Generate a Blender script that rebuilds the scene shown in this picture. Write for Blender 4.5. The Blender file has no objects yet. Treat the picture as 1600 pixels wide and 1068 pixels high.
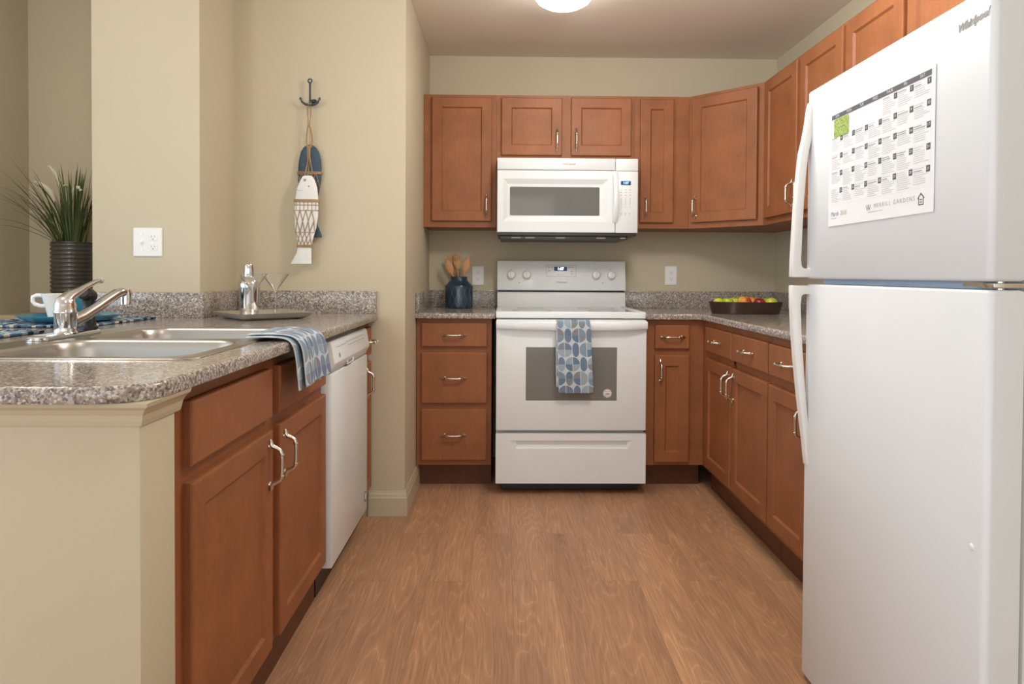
import bpy, bmesh, math, random
from mathutils import Vector, Matrix, Euler
random.seed(7)
PI = math.pi
S = bpy.context.scene
C = S.collection

# ------------------------------------------------------------------ camera
cd_ = bpy.data.cameras.new('camera')
cam = bpy.data.objects.new('camera', cd_)
C.objects.link(cam)
S.camera = cam
YAW, PITCH, ROLL = 0.0167, -0.0176, -0.0055
cam.location = (-0.3376, -4.1245, 1.1099)
fw = Vector((math.sin(YAW) * math.cos(PITCH), math.cos(YAW) * math.cos(PITCH), math.sin(PITCH)))
rt = Vector((math.cos(YAW), -math.sin(YAW), 0))
up = rt.cross(fw)
r2 = rt * math.cos(ROLL) - up * math.sin(ROLL)
u2 = rt * math.sin(ROLL) + up * math.cos(ROLL)
cam.rotation_euler = Matrix((r2, u2, -fw)).transposed().to_euler()
cd_.sensor_fit = 'HORIZONTAL'
cd_.sensor_width = 36.0
cd_.lens = 1068.4 / 1600 * 36.0
cd_.shift_x = -5.89 / 1600
cd_.shift_y = -(534 - 446.5) / 1600
cd_.clip_start = 0.02

# ------------------------------------------------------------------ light
w = bpy.data.worlds.new('world')
S.world = w
w.use_nodes = True
w.node_tree.nodes['Background'].inputs[0].default_value = (0.87, 0.945, 1.0, 1)
w.node_tree.nodes['Background'].inputs[1].default_value = 0.82


def area(name, loc, rot, sx, sy, power, col):
    l = bpy.data.lights.new(name, 'AREA')
    l.shape = 'RECTANGLE'
    l.size, l.size_y = sx, sy
    l.energy = power
    l.color = col
    o = bpy.data.objects.new(name, l)
    o.location = loc
    o.rotation_euler = rot
    C.objects.link(o)
    return o


def lamp(name, loc, power, col, r=0.13):
    l = bpy.data.lights.new(name, 'POINT')
    l.energy = power
    l.color = col
    l.shadow_soft_size = r
    o = bpy.data.objects.new(name, l)
    o.location = loc
    C.objects.link(o)
    return o


WARM = (1.0, 0.975, 0.93)
# daylight from the living-room windows, left of the camera
area('window_daylight', (-4.6, -4.2, 1.5), (0, math.radians(-90), math.radians(12)), 1.6, 3.0, 36, (0.78, 0.89, 1.0))
area('rear_fill_light', (-0.9, -6.9, 1.25), (math.radians(90), 0, 0), 2.6, 2.0, 15, (1.0, 0.94, 0.83))  # unseen warm fill, added behind the camera to brighten what faces it
# the ceiling lamps behind the camera
lamp('kitchen_lamp_light', (0.22, -2.05, 2.14), 24, WARM)
lamp('living_lamp_light', (-0.75, -3.35, 2.10), 4.5, WARM, 0.12)
lamp('dining_lamp_light', (-1.85, -2.7, 2.05), 9.0, WARM, 0.10)
DOME_EMIT = 14.5

S.cycles.transparent_max_bounces = 24
S.view_settings.view_transform = 'Standard'
S.view_settings.look = 'None'
S.view_settings.gamma = 1.0
S.view_settings.use_curve_mapping = False
S.view_settings.exposure = 0.61


# ------------------------------------------------------------------ materials
def lin(c):
    return tuple(((x / 255) / 12.92 if x / 255 <= 0.04045 else ((x / 255 + 0.055) / 1.055) ** 2.4) for x in c)


class NT:
    def __init__(self, name, rough=0.5, metal=0.0, base=(0.5, 0.5, 0.5), coat=0.0, spec=0.5):
        self.m = bpy.data.materials.new(name)
        self.m.use_nodes = True
        self.t = self.m.node_tree
        self.b = self.t.nodes['Principled BSDF']
        self.b.inputs['Base Color'].default_value = (*base, 1)
        self.b.inputs['Roughness'].default_value = rough
        self.b.inputs['Metallic'].default_value = metal
        self.b.inputs['Coat Weight'].default_value = coat
        self.b.inputs['Specular IOR Level'].default_value = spec

    def n(self, kind, props=None, **ins):
        nd = self.t.nodes.new('ShaderNode' + kind)
        for k, v in (props or {}).items():
            setattr(nd, k, v)
        for k, v in ins.items():
            self.set(nd, k, v)
        return nd

    def set(self, nd, k, v):
        k = int(k[1:]) if k[0] == 'i' and k[1:].isdigit() else k.replace('_', ' ')
        s = nd.inputs[k]
        if hasattr(v, 'is_output') or isinstance(v, bpy.types.NodeSocket):
            self.t.links.new(v, s)
        else:
            s.default_value = v

    def math(self, op, a, b=0.0, c=0.0):
        return self.n('Math', {'operation': op}, i0=a, i1=b, i2=c).outputs[0]

    def coord(self, scale=(1, 1, 1), kind='Object'):
        tc = self.n('TexCoord')
        mp = self.n('Mapping', Vector=tc.outputs[kind], Scale=scale)
        return mp.outputs[0]

    def noise(self, vec, scale=5.0, detail=2.0, rough=0.5):
        return self.n('TexNoise', Vector=vec, Scale=scale, Detail=detail, Roughness=rough).outputs[0]

    def ramp(self, fac, stops, interp='LINEAR'):
        r = self.n('ValToRGB', Fac=fac)
        r.color_ramp.interpolation = interp
        e = r.color_ramp.elements
        while len(e) < len(stops):
            e.new(0.5)
        for i, (p, c) in enumerate(stops):
            e[i].position = p
            e[i].color = (*c, 1) if len(c) == 3 else c
        return r.outputs[0]

    def mix(self, fac, a, b, mode='MIX'):
        m = self.n('Mix', {'data_type': 'RGBA', 'blend_type': mode})
        for s, v in ((m.inputs[0], fac), (m.inputs[6], a), (m.inputs[7], b)):
            if isinstance(v, bpy.types.NodeSocket):
                self.t.links.new(v, s)
            else:
                s.default_value = (*v, 1) if isinstance(v, tuple) and len(v) == 3 else v
        return m.outputs[2]

    def color(self, sock):
        self.t.links.new(sock, self.b.inputs['Base Color'])

    def rough(self, sock):
        self.t.links.new(sock, self.b.inputs['Roughness'])

    def bump(self, h, strength=0.2, dist=0.002):
        b = self.n('Bump', Strength=strength, Distance=dist, Height=h)
        self.t.links.new(b.outputs[0], self.b.inputs['Normal'])


def plain(name, rgb, rough=0.5, metal=0.0, coat=0.0, var=0.04):
    t = NT(name, rough, metal, rgb, coat)
    v = t.noise(t.coord(), 9.0, 3.0)
    d = tuple(x * (1 - var) for x in rgb)
    u = tuple(min(1, x * (1 + var)) for x in rgb)
    t.color(t.ramp(v, [(0.3, d), (0.7, u)]))
    return t.m


def m_paint(name, rgb, scale=170, strength=0.14, rough=0.75):
    t = NT(name, rough, 0, rgb, 0, 0.3)
    co = t.coord()
    t.color(t.ramp(t.noise(co, 3.0, 3.0), [(0.3, tuple(x * .97 for x in rgb)), (0.7, rgb)]))
    t.bump(t.noise(co, scale, 3.0), strength, 0.0025)
    return t.m


WALL = (0.555, 0.489, 0.357)
M_wall = m_paint('beige_wall_paint', WALL)
M_ceil = m_paint('ceiling_paint', (0.84, 0.77, 0.67), 110, 0.1)
M_trim = m_paint('beige_trim_paint', (0.54, 0.475, 0.34), 40, 0.02, 0.4)


def m_cabinet(name, base=(0.305, 0.111, 0.043)):
    t = NT(name, 0.45, 0, base, 0.0, 0.3)
    co = t.coord((1, 1, 1))
    blotch = t.noise(co, 7.0, 4.0, 0.6)
    fine = t.noise(t.coord((70, 70, 5)), 3.0, 3.0, 0.6)
    c = t.ramp(blotch, [(0.25, tuple(x * .80 for x in base)), (0.75, tuple(x * 1.15 for x in base))])
    g = t.ramp(fine, [(0.3, (0.86, 0.86, 0.86)), (0.7, (1.05, 1.05, 1.05))])
    t.color(t.mix(1.0, c, g, 'MULTIPLY'))
    t.bump(fine, 0.03, 0.001)
    return t.m


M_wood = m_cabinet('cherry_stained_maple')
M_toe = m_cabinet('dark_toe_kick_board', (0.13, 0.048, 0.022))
M_dark = plain('dark_gap', (0.02, 0.016, 0.014), 0.8)


def m_granite():
    t = NT('speckled_granite_laminate', 0.14, 0, (0.3, 0.27, 0.25), 0.0, 0.5)
    co = t.coord()
    v1 = t.n('TexVoronoi', {'feature': 'F1'}, Vector=co, Scale=245.0, Randomness=1.0)
    s1 = t.n('SeparateColor', Color=v1.outputs['Color'])
    c1 = t.ramp(s1.outputs[0], [(0.0, (0.075, 0.06, 0.055)), (0.22, (0.20, 0.155, 0.135)), (0.5, (0.34, 0.295, 0.26)),
                                (0.74, (0.52, 0.475, 0.43)), (0.93, (0.72, 0.68, 0.63))], 'CONSTANT')
    n1 = t.noise(co, 110.0, 4.0, 0.7)
    c2 = t.ramp(n1, [(0.36, (0.17, 0.135, 0.12)), (0.5, (0.38, 0.335, 0.30)), (0.64, (0.60, 0.56, 0.51))])
    t.color(t.mix(0.30, c1, c2))
    return t.m


M_granite = m_granite()


def m_floor():
    t = NT('oak_vinyl_plank', 0.42, 0, (0.4, 0.2, 0.1), 0.0, 0.4)
    tc = t.n('TexCoord')
    sx = t.n('SeparateXYZ', Vector=tc.outputs['Object'])
    x, y = sx.outputs[0], sx.outputs[1]
    vec = t.n('CombineXYZ', X=y, Y=x, Z=0.0).outputs[0]
    br = t.n('TexBrick', {'offset': 0.37, 'offset_frequency': 2}, Vector=vec, Color1=(0, 0, 0, 1), Color2=(1, 1, 1, 1),
             Mortar=(0.5, 0.5, 0.5, 1), Scale=1.0, Mortar_Size=0.0009, Bias=0.0, Brick_Width=1.22, Row_Height=0.152)
    pl = t.n('SeparateColor', Color=br.outputs[0]).outputs[0]
    off = t.math('MULTIPLY', pl, 23.0)
    gv = t.n('CombineXYZ', X=t.math('MULTIPLY', x, 9.0), Y=t.math('MULTIPLY', y, 0.95), Z=off).outputs[0]
    field = t.noise(gv, 1.0, 1.5, 0.4)
    bands = t.math('FRACT', t.math('MULTIPLY', field, 22.0))
    tri = t.math('ABSOLUTE', t.math('SUBTRACT', bands, 0.5))
    fv = t.n('CombineXYZ', X=t.math('MULTIPLY', x, 260.0), Y=t.math('MULTIPLY', y, 7.0), Z=off).outputs[0]
    fine = t.noise(fv, 1.0, 4.0, 0.65)
    blot = t.noise(t.n('CombineXYZ', X=t.math('MULTIPLY', x, 8.0), Y=t.math('MULTIPLY', y, 1.2), Z=off).outputs[0], 1.0, 3.0)
    A, B = (0.41, 0.225, 0.128), (0.48, 0.272, 0.158)
    c = t.mix(pl, A, B)
    c = t.mix(1.0, c, t.ramp(blot, [(0.3, (0.80, 0.80, 0.82)), (0.7, (1.12, 1.10, 1.06))]), 'MULTIPLY')
    c = t.mix(1.0, c, t.ramp(tri, [(0.0, (1.24, 1.25, 1.26)), (0.09, (1.03, 1.03, 1.03)), (0.5, (0.95, 0.94, 0.93))]), 'MULTIPLY')
    c = t.mix(1.0, c, t.ramp(fine, [(0.3, (0.72, 0.72, 0.72)), (0.65, (1.15, 1.15, 1.15))]), 'MULTIPLY')
    seam = t.n('SeparateColor', Color=t.ramp(br.outputs['Fac'], [(0.0, (1, 1, 1)), (1.0, (0.72, 0.72, 0.72))])).outputs[0]
    sm = t.n('CombineColor', Red=seam, Green=seam, Blue=seam).outputs[0]
    t.color(t.mix(1.0, c, sm, 'MULTIPLY'))
    t.bump(fine, 0.08, 0.001)
    return t.m


M_floor = m_floor()
M_white = plain('white_enamel', (0.755, 0.785, 0.80), 0.28, 0, 0.2, 0.01)
M_white_tex = m_paint('white_textured_enamel', (0.725, 0.755, 0.785), 420, 0.06, 0.38)
M_plastic = plain('white_plastic', (0.80, 0.80, 0.78), 0.4, 0, 0, 0.01)
M_grey_print = plain('grey_print', (0.28, 0.28, 0.29), 0.6)
M_dkprint = plain('dark_print', (0.10, 0.10, 0.11), 0.6)
M_gasket = plain('grey_gasket', (0.45, 0.42, 0.36), 0.7)
M_glass_dark = plain('grey_oven_glass', (0.17, 0.165, 0.152), 0.12, 0, 0.3)
M_glass_micro = plain('grey_microwave_glass', (0.125, 0.115, 0.10), 0.10, 0, 0.3)
M_cooktop = plain('pale_ceramic_cooktop', (0.42, 0.44, 0.44), 0.08, 0, 0.4)
M_blacktrim = plain('black_plastic', (0.010, 0.010, 0.010), 0.4)
M_blackgrille = plain('dark_grille_metal', (0.06, 0.06, 0.055), 0.4, 0.3)


def m_metal(name, rgb, rough, stretch=None):
    t = NT(name, rough, 1.0, rgb)
    co = t.coord(stretch or (1, 1, 1))
    v = t.noise(co, 60.0 if stretch else 20.0, 3.0)
    t.rough(t.n('MapRange', Value=v, To_Min=rough * .8, To_Max=rough * 1.25).outputs[0])
    return t.m


M_steel = m_metal('brushed_stainless_steel', (0.44, 0.42, 0.39), 0.30, (1, 14, 1))
M_chrome = m_metal('polished_chrome', (0.68, 0.69, 0.70), 0.06)
M_nickel = m_metal('satin_nickel', (0.66, 0.62, 0.55), 0.24)
M_pewter = m_metal('hammered_pewter', (0.68, 0.66, 0.62), 0.42)


def m_emit(name, rgb, s):
    t = NT(name, 0.5, 0, rgb)
    t.b.inputs['Emission Color'].default_value = (*rgb, 1)
    t.b.inputs['Emission Strength'].default_value = s
    return t.m


M_dome = m_emit('lit_frosted_glass', (1.0, 0.96, 0.90), DOME_EMIT)
M_digits = m_emit('blue_white_digits', (0.55, 0.85, 1.0), 2.2)
M_display = plain('dark_blue_display', (0.012, 0.05, 0.19), 0.2)


def m_clear():
    # very thin-walled glass: straight see-through plus the surface reflection
    t = NT('thin_clear_glass', 0.03, 0, (1, 1, 1))
    lw = t.n('LayerWeight', Blend=0.5)
    gl = t.n('BsdfGlossy', Color=(1, 1, 1, 1), Roughness=0.03)
    edge = t.math('POWER', lw.outputs['Facing'], 4.0)
    tr = t.n('BsdfTransparent', Color=t.mix(edge, (0.975, 0.98, 0.98), (0.45, 0.46, 0.46)))
    mx = t.n('MixShader', i0=t.math('ADD', 0.06, t.math('MULTIPLY', t.math('POWER', lw.outputs['Facing'], 2.5), 0.7)), i1=tr.outputs[0], i2=gl.outputs[0])
    t.t.links.new(mx.outputs[0], t.t.nodes['Material Output'].inputs['Surface'])
    return t.m


M_clear = m_clear()


def m_towel():
    t = NT('blue_circle_print_cotton', 0.9, 0, (0.6, 0.7, 0.8), 0, 0.2)
    uv = t.n('TexCoord').outputs['UV']
    s = t.n('SeparateXYZ', Vector=uv)
    u, v = s.outputs[0], s.outputs[1]
    # rows of alternating full circles and narrow ovals, every quarter its own blue
    row = t.math('FLOOR', v)
    u2 = t.math('ADD', t.math('MULTIPLY', u, 2.0), t.math('MULTIPLY', row, 2.0))
    p = t.math('MULTIPLY', t.math('FRACT', t.math('DIVIDE', u2, 3.0)), 3.0)
    oval = t.math('GREATER_THAN', p, 2.0)
    cx = t.math('SUBTRACT', p, t.math('ADD', 1.0, t.math('MULTIPLY', oval, 1.5)))
    lx = t.math('MULTIPLY', cx, t.math('ADD', 1.0, oval))
    ly = t.math('MULTIPLY', t.math('SUBTRACT', t.math('FRACT', v), 0.5), 2.0)
    r = t.math('SQRT', t.math('ADD', t.math('MULTIPLY', lx, lx), t.math('MULTIPLY', ly, ly)))
    inside = t.math('LESS_THAN', r, 1.0)
    fx = t.math('SUBTRACT', t.math('FRACT', t.math('ADD', u2, 0.5)), 0.5)
    gap = t.math('GREATER_THAN', t.math('ABSOLUTE', fx), 0.045)
    mask = t.math('MULTIPLY', inside, gap)
    qx = t.math('FLOOR', u2)
    qy = t.math('FLOOR', t.math('MULTIPLY', v, 2.0))
    wn = t.n('TexWhiteNoise', Vector=t.n('CombineXYZ', X=qx, Y=qy, Z=3.0).outputs[0]).outputs[0]
    col = t.ramp(wn, [(0.0, lin((112, 134, 160))), (0.2, lin((136, 156, 176))), (0.42, lin((160, 176, 190))),
                      (0.62, lin((142, 146, 155))), (0.8, lin((122, 138, 162)))], 'CONSTANT')
    weave = t.noise(t.coord((1, 1, 1)), 700.0, 2.0)
    col = t.mix(1.0, col, t.ramp(weave, [(0.3, (0.66, 0.67, 0.69)), (0.7, (1.08, 1.08, 1.08))]), 'MULTIPLY')
    t.color(t.mix(mask, lin((192, 201, 205)), col))
    t.bump(weave, 0.3, 0.001)
    return t.m


M_towel = m_towel()
M_twine = plain('jute_twine', (0.36, 0.24, 0.12), 0.9, 0, 0, 0.3)
M_fishblue = plain('worn_blue_paint', (0.026, 0.052, 0.09), 0.55, 0, 0, 0.5)
M_fishwhite = plain('whitewashed_wood', (0.75, 0.74, 0.72), 0.7, 0, 0, 0.12)
M_hook = plain('navy_cast_iron', (0.045, 0.055, 0.075), 0.45, 0.4)
M_pot = plain('black_glazed_ceramic', (0.065, 0.060, 0.050), 0.16, 0, 0.4, 0.25)
M_leaf = plain('green_grass_leaf', (0.060, 0.085, 0.022), 0.5, 0, 0, 0.45)
M_leaf2 = plain('dry_olive_leaf', (0.16, 0.15, 0.05), 0.6, 0, 0, 0.3)
M_plume = plain('cream_plume', (0.72, 0.68, 0.52), 0.9)
M_aqua = plain('turquoise_glaze', (0.07, 0.30, 0.44), 0.15, 0, 0.3)
M_mug = plain('white_glaze', (0.80, 0.79, 0.76), 0.15, 0, 0.3, 0.01)
M_spoon = plain('beech_wood', (0.50, 0.26, 0.11), 0.6, 0, 0, 0.25)
M_bowlwood = plain('dark_wood_bowl', (0.045, 0.024, 0.016), 0.28, 0, 0.2, 0.4)
M_stem = plain('fruit_stem', (0.10, 0.06, 0.02), 0.8)


def m_crock():
    t = NT('blue_glazed_stoneware', 0.22, 0, (0.03, 0.075, 0.14), 0.3)
    s = t.n('SeparateXYZ', Vector=t.n('TexCoord').outputs['Object'])
    a = t.math('MULTIPLY', t.math('ARCTAN2', s.outputs[1], s.outputs[0]), 14 / (2 * PI))
    z = t.math('MULTIPLY', s.outputs[2], 11.0)
    l1 = t.math('ABSOLUTE', t.math('SUBTRACT', t.math('FRACT', t.math('ADD', a, z)), 0.5))
    l2 = t.math('ABSOLUTE', t.math('SUBTRACT', t.math('FRACT', t.math('SUBTRACT', a, z)), 0.5))
    line = t.math('LESS_THAN', t.math('MINIMUM', l1, l2), 0.05)
    low = t.math('LESS_THAN', s.outputs[2], 0.128)
    f = t.math('MULTIPLY', line, low)
    n = t.noise(t.coord(), 14.0, 3.0)
    base = t.ramp(n, [(0.3, (0.012, 0.027, 0.05)), (0.7, (0.025, 0.055, 0.095))])
    t.color(t.mix(f, base, (0.055, 0.09, 0.115)))
    return t.m


M_crock = m_crock()


def m_mat():
    t = NT('woven_blue_placemat', 0.95, 0, (0.2, 0.3, 0.4), 0, 0.1)
    s = t.n('SeparateXYZ', Vector=t.n('TexCoord').outputs['Object'])
    ix = t.math('FLOOR', t.math('MULTIPLY', s.outputs[0], 85.0))
    iy = t.math('FLOOR', t.math('MULTIPLY', s.outputs[1], 42.0))
    wn = t.n('TexWhiteNoise', Vector=t.n('CombineXYZ', X=ix, Y=iy, Z=0.0).outputs[0]).outputs[0]
    t.color(t.ramp(wn, [(0.0, lin((74, 98, 126))), (0.25, lin((132, 160, 176))), (0.5, lin((190, 190, 182))),
                        (0.66, lin((44, 52, 70))), (0.85, lin((100, 130, 152)))], 'CONSTANT'))
    h = t.math('SINE', t.math('MULTIPLY', s.outputs[0], 85.0 * 2 * PI))
    t.bump(h, 0.5, 0.002)
    return t.m


M_mat = m_mat()


def m_fruit(name, a, b):
    t = NT(name, 0.3, 0, a, 0.1)
    n = t.noise(t.coord((1, 1, 1)), 22.0, 2.0)
    t.color(t.ramp(n, [(0.40, a), (0.62, b)]))
    return t.m


M_green = m_fruit('green_apple_skin', (0.30, 0.46, 0.03), (0.45, 0.55, 0.05))
M_lemon = m_fruit('lemon_skin', (0.62, 0.58, 0.03), (0.55, 0.60, 0.05))
M_redyel = m_fruit('red_and_yellow_apple_skin', (0.68, 0.42, 0.04), (0.55, 0.07, 0.03))
M_red = m_fruit('dark_red_apple_skin', (0.25, 0.008, 0.02), (0.33, 0.02, 0.03))


# ------------------------------------------------------------------ mesh helpers
class MB:
    """collects shapes; build() links them as ONE mesh object"""

    def __init__(self):
        self.v, self.f, self.s, self.m, self.uv = [], [], [], [], {}

    def add(self, vs, fs, smooth=False, mat=0, M=None, uvs=None):
        o = len(self.v)
        for p in vs:
            self.v.append(tuple(M @ Vector(p)) if M else tuple(p))
        for i, f in enumerate(fs):
            if uvs:
                self.uv[len(self.f)] = [uvs[k] for k in f]
            self.f.append([o + k for k in f])
            self.s.append(smooth)
            self.m.append(mat)
        return self

    def box(self, x0, x1, y0, y1, z0, z1, bev=0.0, seg=2, mat=0, M=None):
        bm = bmesh.new()
        bmesh.ops.create_cube(bm, size=1.0)
        for v in bm.verts:
            v.co = Vector(((x0 + x1) / 2 + v.co.x * (x1 - x0), (y0 + y1) / 2 + v.co.y * (y1 - y0), (z0 + z1) / 2 + v.co.z * (z1 - z0)))
        if bev:
            bmesh.ops.bevel(bm, geom=list(bm.edges), offset=bev, segments=seg, profile=0.5, affect='EDGES')
        bm.verts.index_update()
        self.add([v.co[:] for v in bm.verts], [[v.index for v in f.verts] for f in bm.faces], bool(bev), mat, M)
        bm.free()
        return self

    def loft(self, rings, closed=True, cap0=True, cap1=True, smooth=True, mat=0, M=None):
        n = len(rings[0])
        vs = [p for r in rings for p in r]
        fs = []
        for i in range(len(rings) - 1):
            for j in range(n if closed else n - 1):
                k = (j + 1) % n
                fs.append([i * n + j, i * n + k, (i + 1) * n + k, (i + 1) * n + j])
        self.add(vs, fs, smooth, mat, M)
        o = len(self.v) - len(vs)
        for c, i in ((cap0, 0), (cap1, len(rings) - 1)):
            if c and closed:
                self.f.append([o + i * n + j for j in range(n)])
                self.s.append(False)
                self.m.append(mat)
        return self

    def lathe(self, prof, n=32, c=(0, 0, 0), mat=0, M=None, cap0=True, cap1=True, sx=1, sy=1):
        rings = [[(c[0] + r * sx * math.cos(2 * PI * j / n), c[1] + r * sy * math.sin(2 * PI * j / n), c[2] + z) for j in range(n)] for r, z in prof]
        return self.loft(rings, True, cap0, cap1, True, mat, M)

    def tube(self, pts, rad, n=10, mat=0, M=None, flat=1.0):
        pts = [Vector(p) for p in pts]
        rs = rad if isinstance(rad, (list, tuple)) else [rad] * len(pts)
        rings = []
        prev = None
        for i, p in enumerate(pts):
            d = (pts[min(i + 1, len(pts) - 1)] - pts[max(i - 1, 0)]).normalized()
            if prev is None:
                a = Vector((0, 0, 1)) if abs(d.z) < 0.9 else Vector((1, 0, 0))
                u = d.cross(a).normalized()
            else:
                u = (prev - d * prev.dot(d)).normalized()
            prev = u
            w_ = d.cross(u)
            rings.append([tuple(p + (u * math.cos(2 * PI * j / n) + w_ * flat * math.sin(2 * PI * j / n)) * rs[i]) for j in range(n)])
        return self.loft(rings, True, True, True, True, mat, M)

    def prism(self, outline, axis, a, b, bev=0.0, mat=0, M=None, smooth=False):
        """outline of 2-D points extruded along axis 'x','y' or 'z' from a to b"""
        def P(p, t):
            return {'x': (t, p[0], p[1]), 'y': (p[0], t, p[1]), 'z': (p[0], p[1], t)}[axis]
        n = len(outline)
        if not bev:
            vs = [P(p, a) for p in outline] + [P(p, b) for p in outline]
            fs = [[j, (j + 1) % n, n + (j + 1) % n, n + j] for j in range(n)] + [list(range(n)), list(range(n, 2 * n))]
            return self.add(vs, fs, smooth, mat, M)
        bm = bmesh.new()
        va = [bm.verts.new(P(p, a)) for p in outline]
        vb = [bm.verts.new(P(p, b)) for p in outline]
        for j in range(n):
            bm.faces.new((va[j], va[(j + 1) % n], vb[(j + 1) % n], vb[j]))
        bm.faces.new(va)
        bm.faces.new(vb)
        bmesh.ops.recalc_face_normals(bm, faces=bm.faces)
        bmesh.ops.bevel(bm, geom=list(bm.edges), offset=bev, segments=2, profile=0.5, affect='EDGES')
        bm.verts.index_update()
        self.add([v.co[:] for v in bm.verts], [[v.index for v in f.verts] for f in bm.faces], True, mat, M)
        bm.free()
        return self

    def fill(self, loops, mat=0, M=None, smooth=False):
        """planar region bounded by closed loops (outer and holes)"""
        bm = bmesh.new()
        es = []
        for lp in loops:
            vs = [bm.verts.new(p) for p in lp]
            es += [bm.edges.new((vs[i], vs[(i + 1) % len(vs)])) for i in range(len(vs))]
        bmesh.ops.triangle_fill(bm, use_beauty=True, use_dissolve=False, edges=es)
        bm.verts.index_update()
        self.add([v.co[:] for v in bm.verts], [[v.index for v in f.verts] for f in bm.faces], smooth, mat, M)
        bm.free()
        return self

    def text(self, s, size, M, mat=0, align='CENTER', shear=0.0, bold=0.0, ext=0.0, spacing=1.0):
        cu = bpy.data.curves.new('t', 'FONT')
        cu.body = s
        cu.size = size
        cu.align_x = align
        cu.align_y = 'CENTER'
        cu.shear = shear
        cu.offset = bold
        cu.extrude = ext
        cu.space_character = spacing
        cu.resolution_u = 3
        o = bpy.data.objects.new('t', cu)
        C.objects.link(o)
        dg = bpy.context.evaluated_depsgraph_get()
        me = bpy.data.meshes.new_from_object(o.evaluated_get(dg))
        self.add([v.co[:] for v in me.vertices], [list(p.vertices) for p in me.polygons], False, mat, M)
        bpy.data.objects.remove(o)
        bpy.data.curves.remove(cu)
        bpy.data.meshes.remove(me)
        return self

    def build(self, name, mats, parent=None, loc=None, weld=0.0):
        mats = mats if isinstance(mats, (list, tuple)) else [mats]
        me = bpy.data.meshes.new(name)
        me.from_pydata(self.v, [], self.f)
        for m_ in mats:
            me.materials.append(m_)
        me.polygons.foreach_set('use_smooth', self.s)
        me.polygons.foreach_set('material_index', self.m)
        if self.uv:
            ul = me.uv_layers.new(name='uv')
            for p in me.polygons:
                if p.index in self.uv:
                    for li, q in zip(p.loop_indices, self.uv[p.index]):
                        ul.data[li].uv = q
        bm = bmesh.new()
        bm.from_mesh(me)
        if weld:
            bmesh.ops.remove_doubles(bm, verts=bm.verts, dist=weld)
        bmesh.ops.recalc_face_normals(bm, faces=bm.faces)
        for e in bm.edges:
            if len(e.link_faces) == 2 and e.calc_face_angle(0) > 0.7:
                e.smooth = False
        bm.to_mesh(me)
        bm.free()
        o = bpy.data.objects.new(name, me)
        C.objects.link(o)
        if parent:
            o.parent = parent
        if loc:
            o.location = loc
        return o


def tag(o, label, cat, group=None):
    o['label'] = label
    o['category'] = cat
    if group:
        o['group'] = group
    return o


def thing(name, label, cat, loc=(0, 0, 0), rz=0.0, group=None):
    o = bpy.data.objects.new(name, None)
    o.empty_display_size = 0.05
    C.objects.link(o)
    o.location = loc
    o.rotation_euler = (0, 0, rz)
    return tag(o, label, cat, group)


def struct(name, mb, m):
    o = mb.build(name, m)
    o['kind'] = 'structure'
    return o


def copy_part(src, parent, loc=None, rot=None):
    c = src.copy()
    C.objects.link(c)
    c.parent = parent
    if loc is not None:
        c.location = loc
    if rot is not None:
        c.rotation_euler = rot
    return c


def rrect(x0, x1, y0, y1, r, n=6):
    """rounded rectangle outline, counter-clockwise"""
    out = []
    for cx, cy, a in ((x1 - r, y0 + r, -90), (x1 - r, y1 - r, 0), (x0 + r, y1 - r, 90), (x0 + r, y0 + r, 180)):
        for i in range(n + 1):
            t = math.radians(a + 90 * i / n)
            out.append((cx + r * math.cos(t), cy + r * math.sin(t)))
    return out


def offset(poly, d):
    """move each vertex of a CCW outline inwards by d"""
    n = len(poly)
    out = []
    for i in range(n):
        p0, p1, p2 = Vector(poly[i - 1]), Vector(poly[i]), Vector(poly[(i + 1) % n])
        a, b = (p1 - p0).normalized(), (p2 - p1).normalized()
        na, nb = Vector((-a.y, a.x)), Vector((-b.y, b.x))
        k = 1 + na.dot(nb)
        m_ = (na + nb) / max(k, 0.3)
        out.append(tuple(p1 + m_ * d))
    return out


def slab(mb, outline, z0, z1, r=0.006, hole=None, mat=0):
    rings = [[(*p, z0) for p in offset(outline, 0.001)], [(*p, z0 + 0.002) for p in outline]]
    for i in range(6):
        t = i / 5 * PI / 2
        rings.append([(*p, z1 - r + r * math.sin(t)) for p in offset(outline, r - r * math.cos(t))])
    mb.loft(rings, True, False, False, True, mat)
    loops = [rings[-1]]
    bl = [rings[0]]
    if hole:
        h1 = [(*p, z1) for p in hole]
        h0 = [(*p, z0) for p in hole]
        mb.loft([h0, h1], True, False, False, False, mat)
        loops.append(h1)
        bl.append(h0)
    mb.fill(loops, mat)
    mb.fill(bl, mat)


WL, WR, YF, HC = -0.7903, 1.302, -0.9944, 2.4118
ZC, ZP = 0.909, 0.927
YC, XCR, XCL = -1.357, -1.560, -1.987
# ------------------------------------------------------------------ the setting
struct('floor', MB().box(-4.2, 1.5, -7.0, 0.12, -0.06, 0.0), M_floor)
struct('ceiling', MB().box(-4.2, 1.5, -7.0, 0.12, HC, HC + 0.08), M_ceil)
struct('wall_back', MB().box(WL, WR, 0.0, 0.12, 0, HC), M_wall)
struct('wall_right', MB().box(WR, WR + 0.12, -5.2, 0.12, 0, HC), M_wall)
struct('wall_left', MB().box(XCR, WL, YF, 0.12, 0, HC), M_wall)
struct('wall_pillar', MB().box(XCL, XCR, YC, YF + 0.2, 0, HC), M_wall)
struct('wall_alcove', MB().box(-2.60, XCL, YF, YF + 0.12, 0, HC), M_wall)
struct('wall_dining', MB().box(-2.60, -2.485, -1.75, YF, 0, HC), M_wall)
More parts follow.
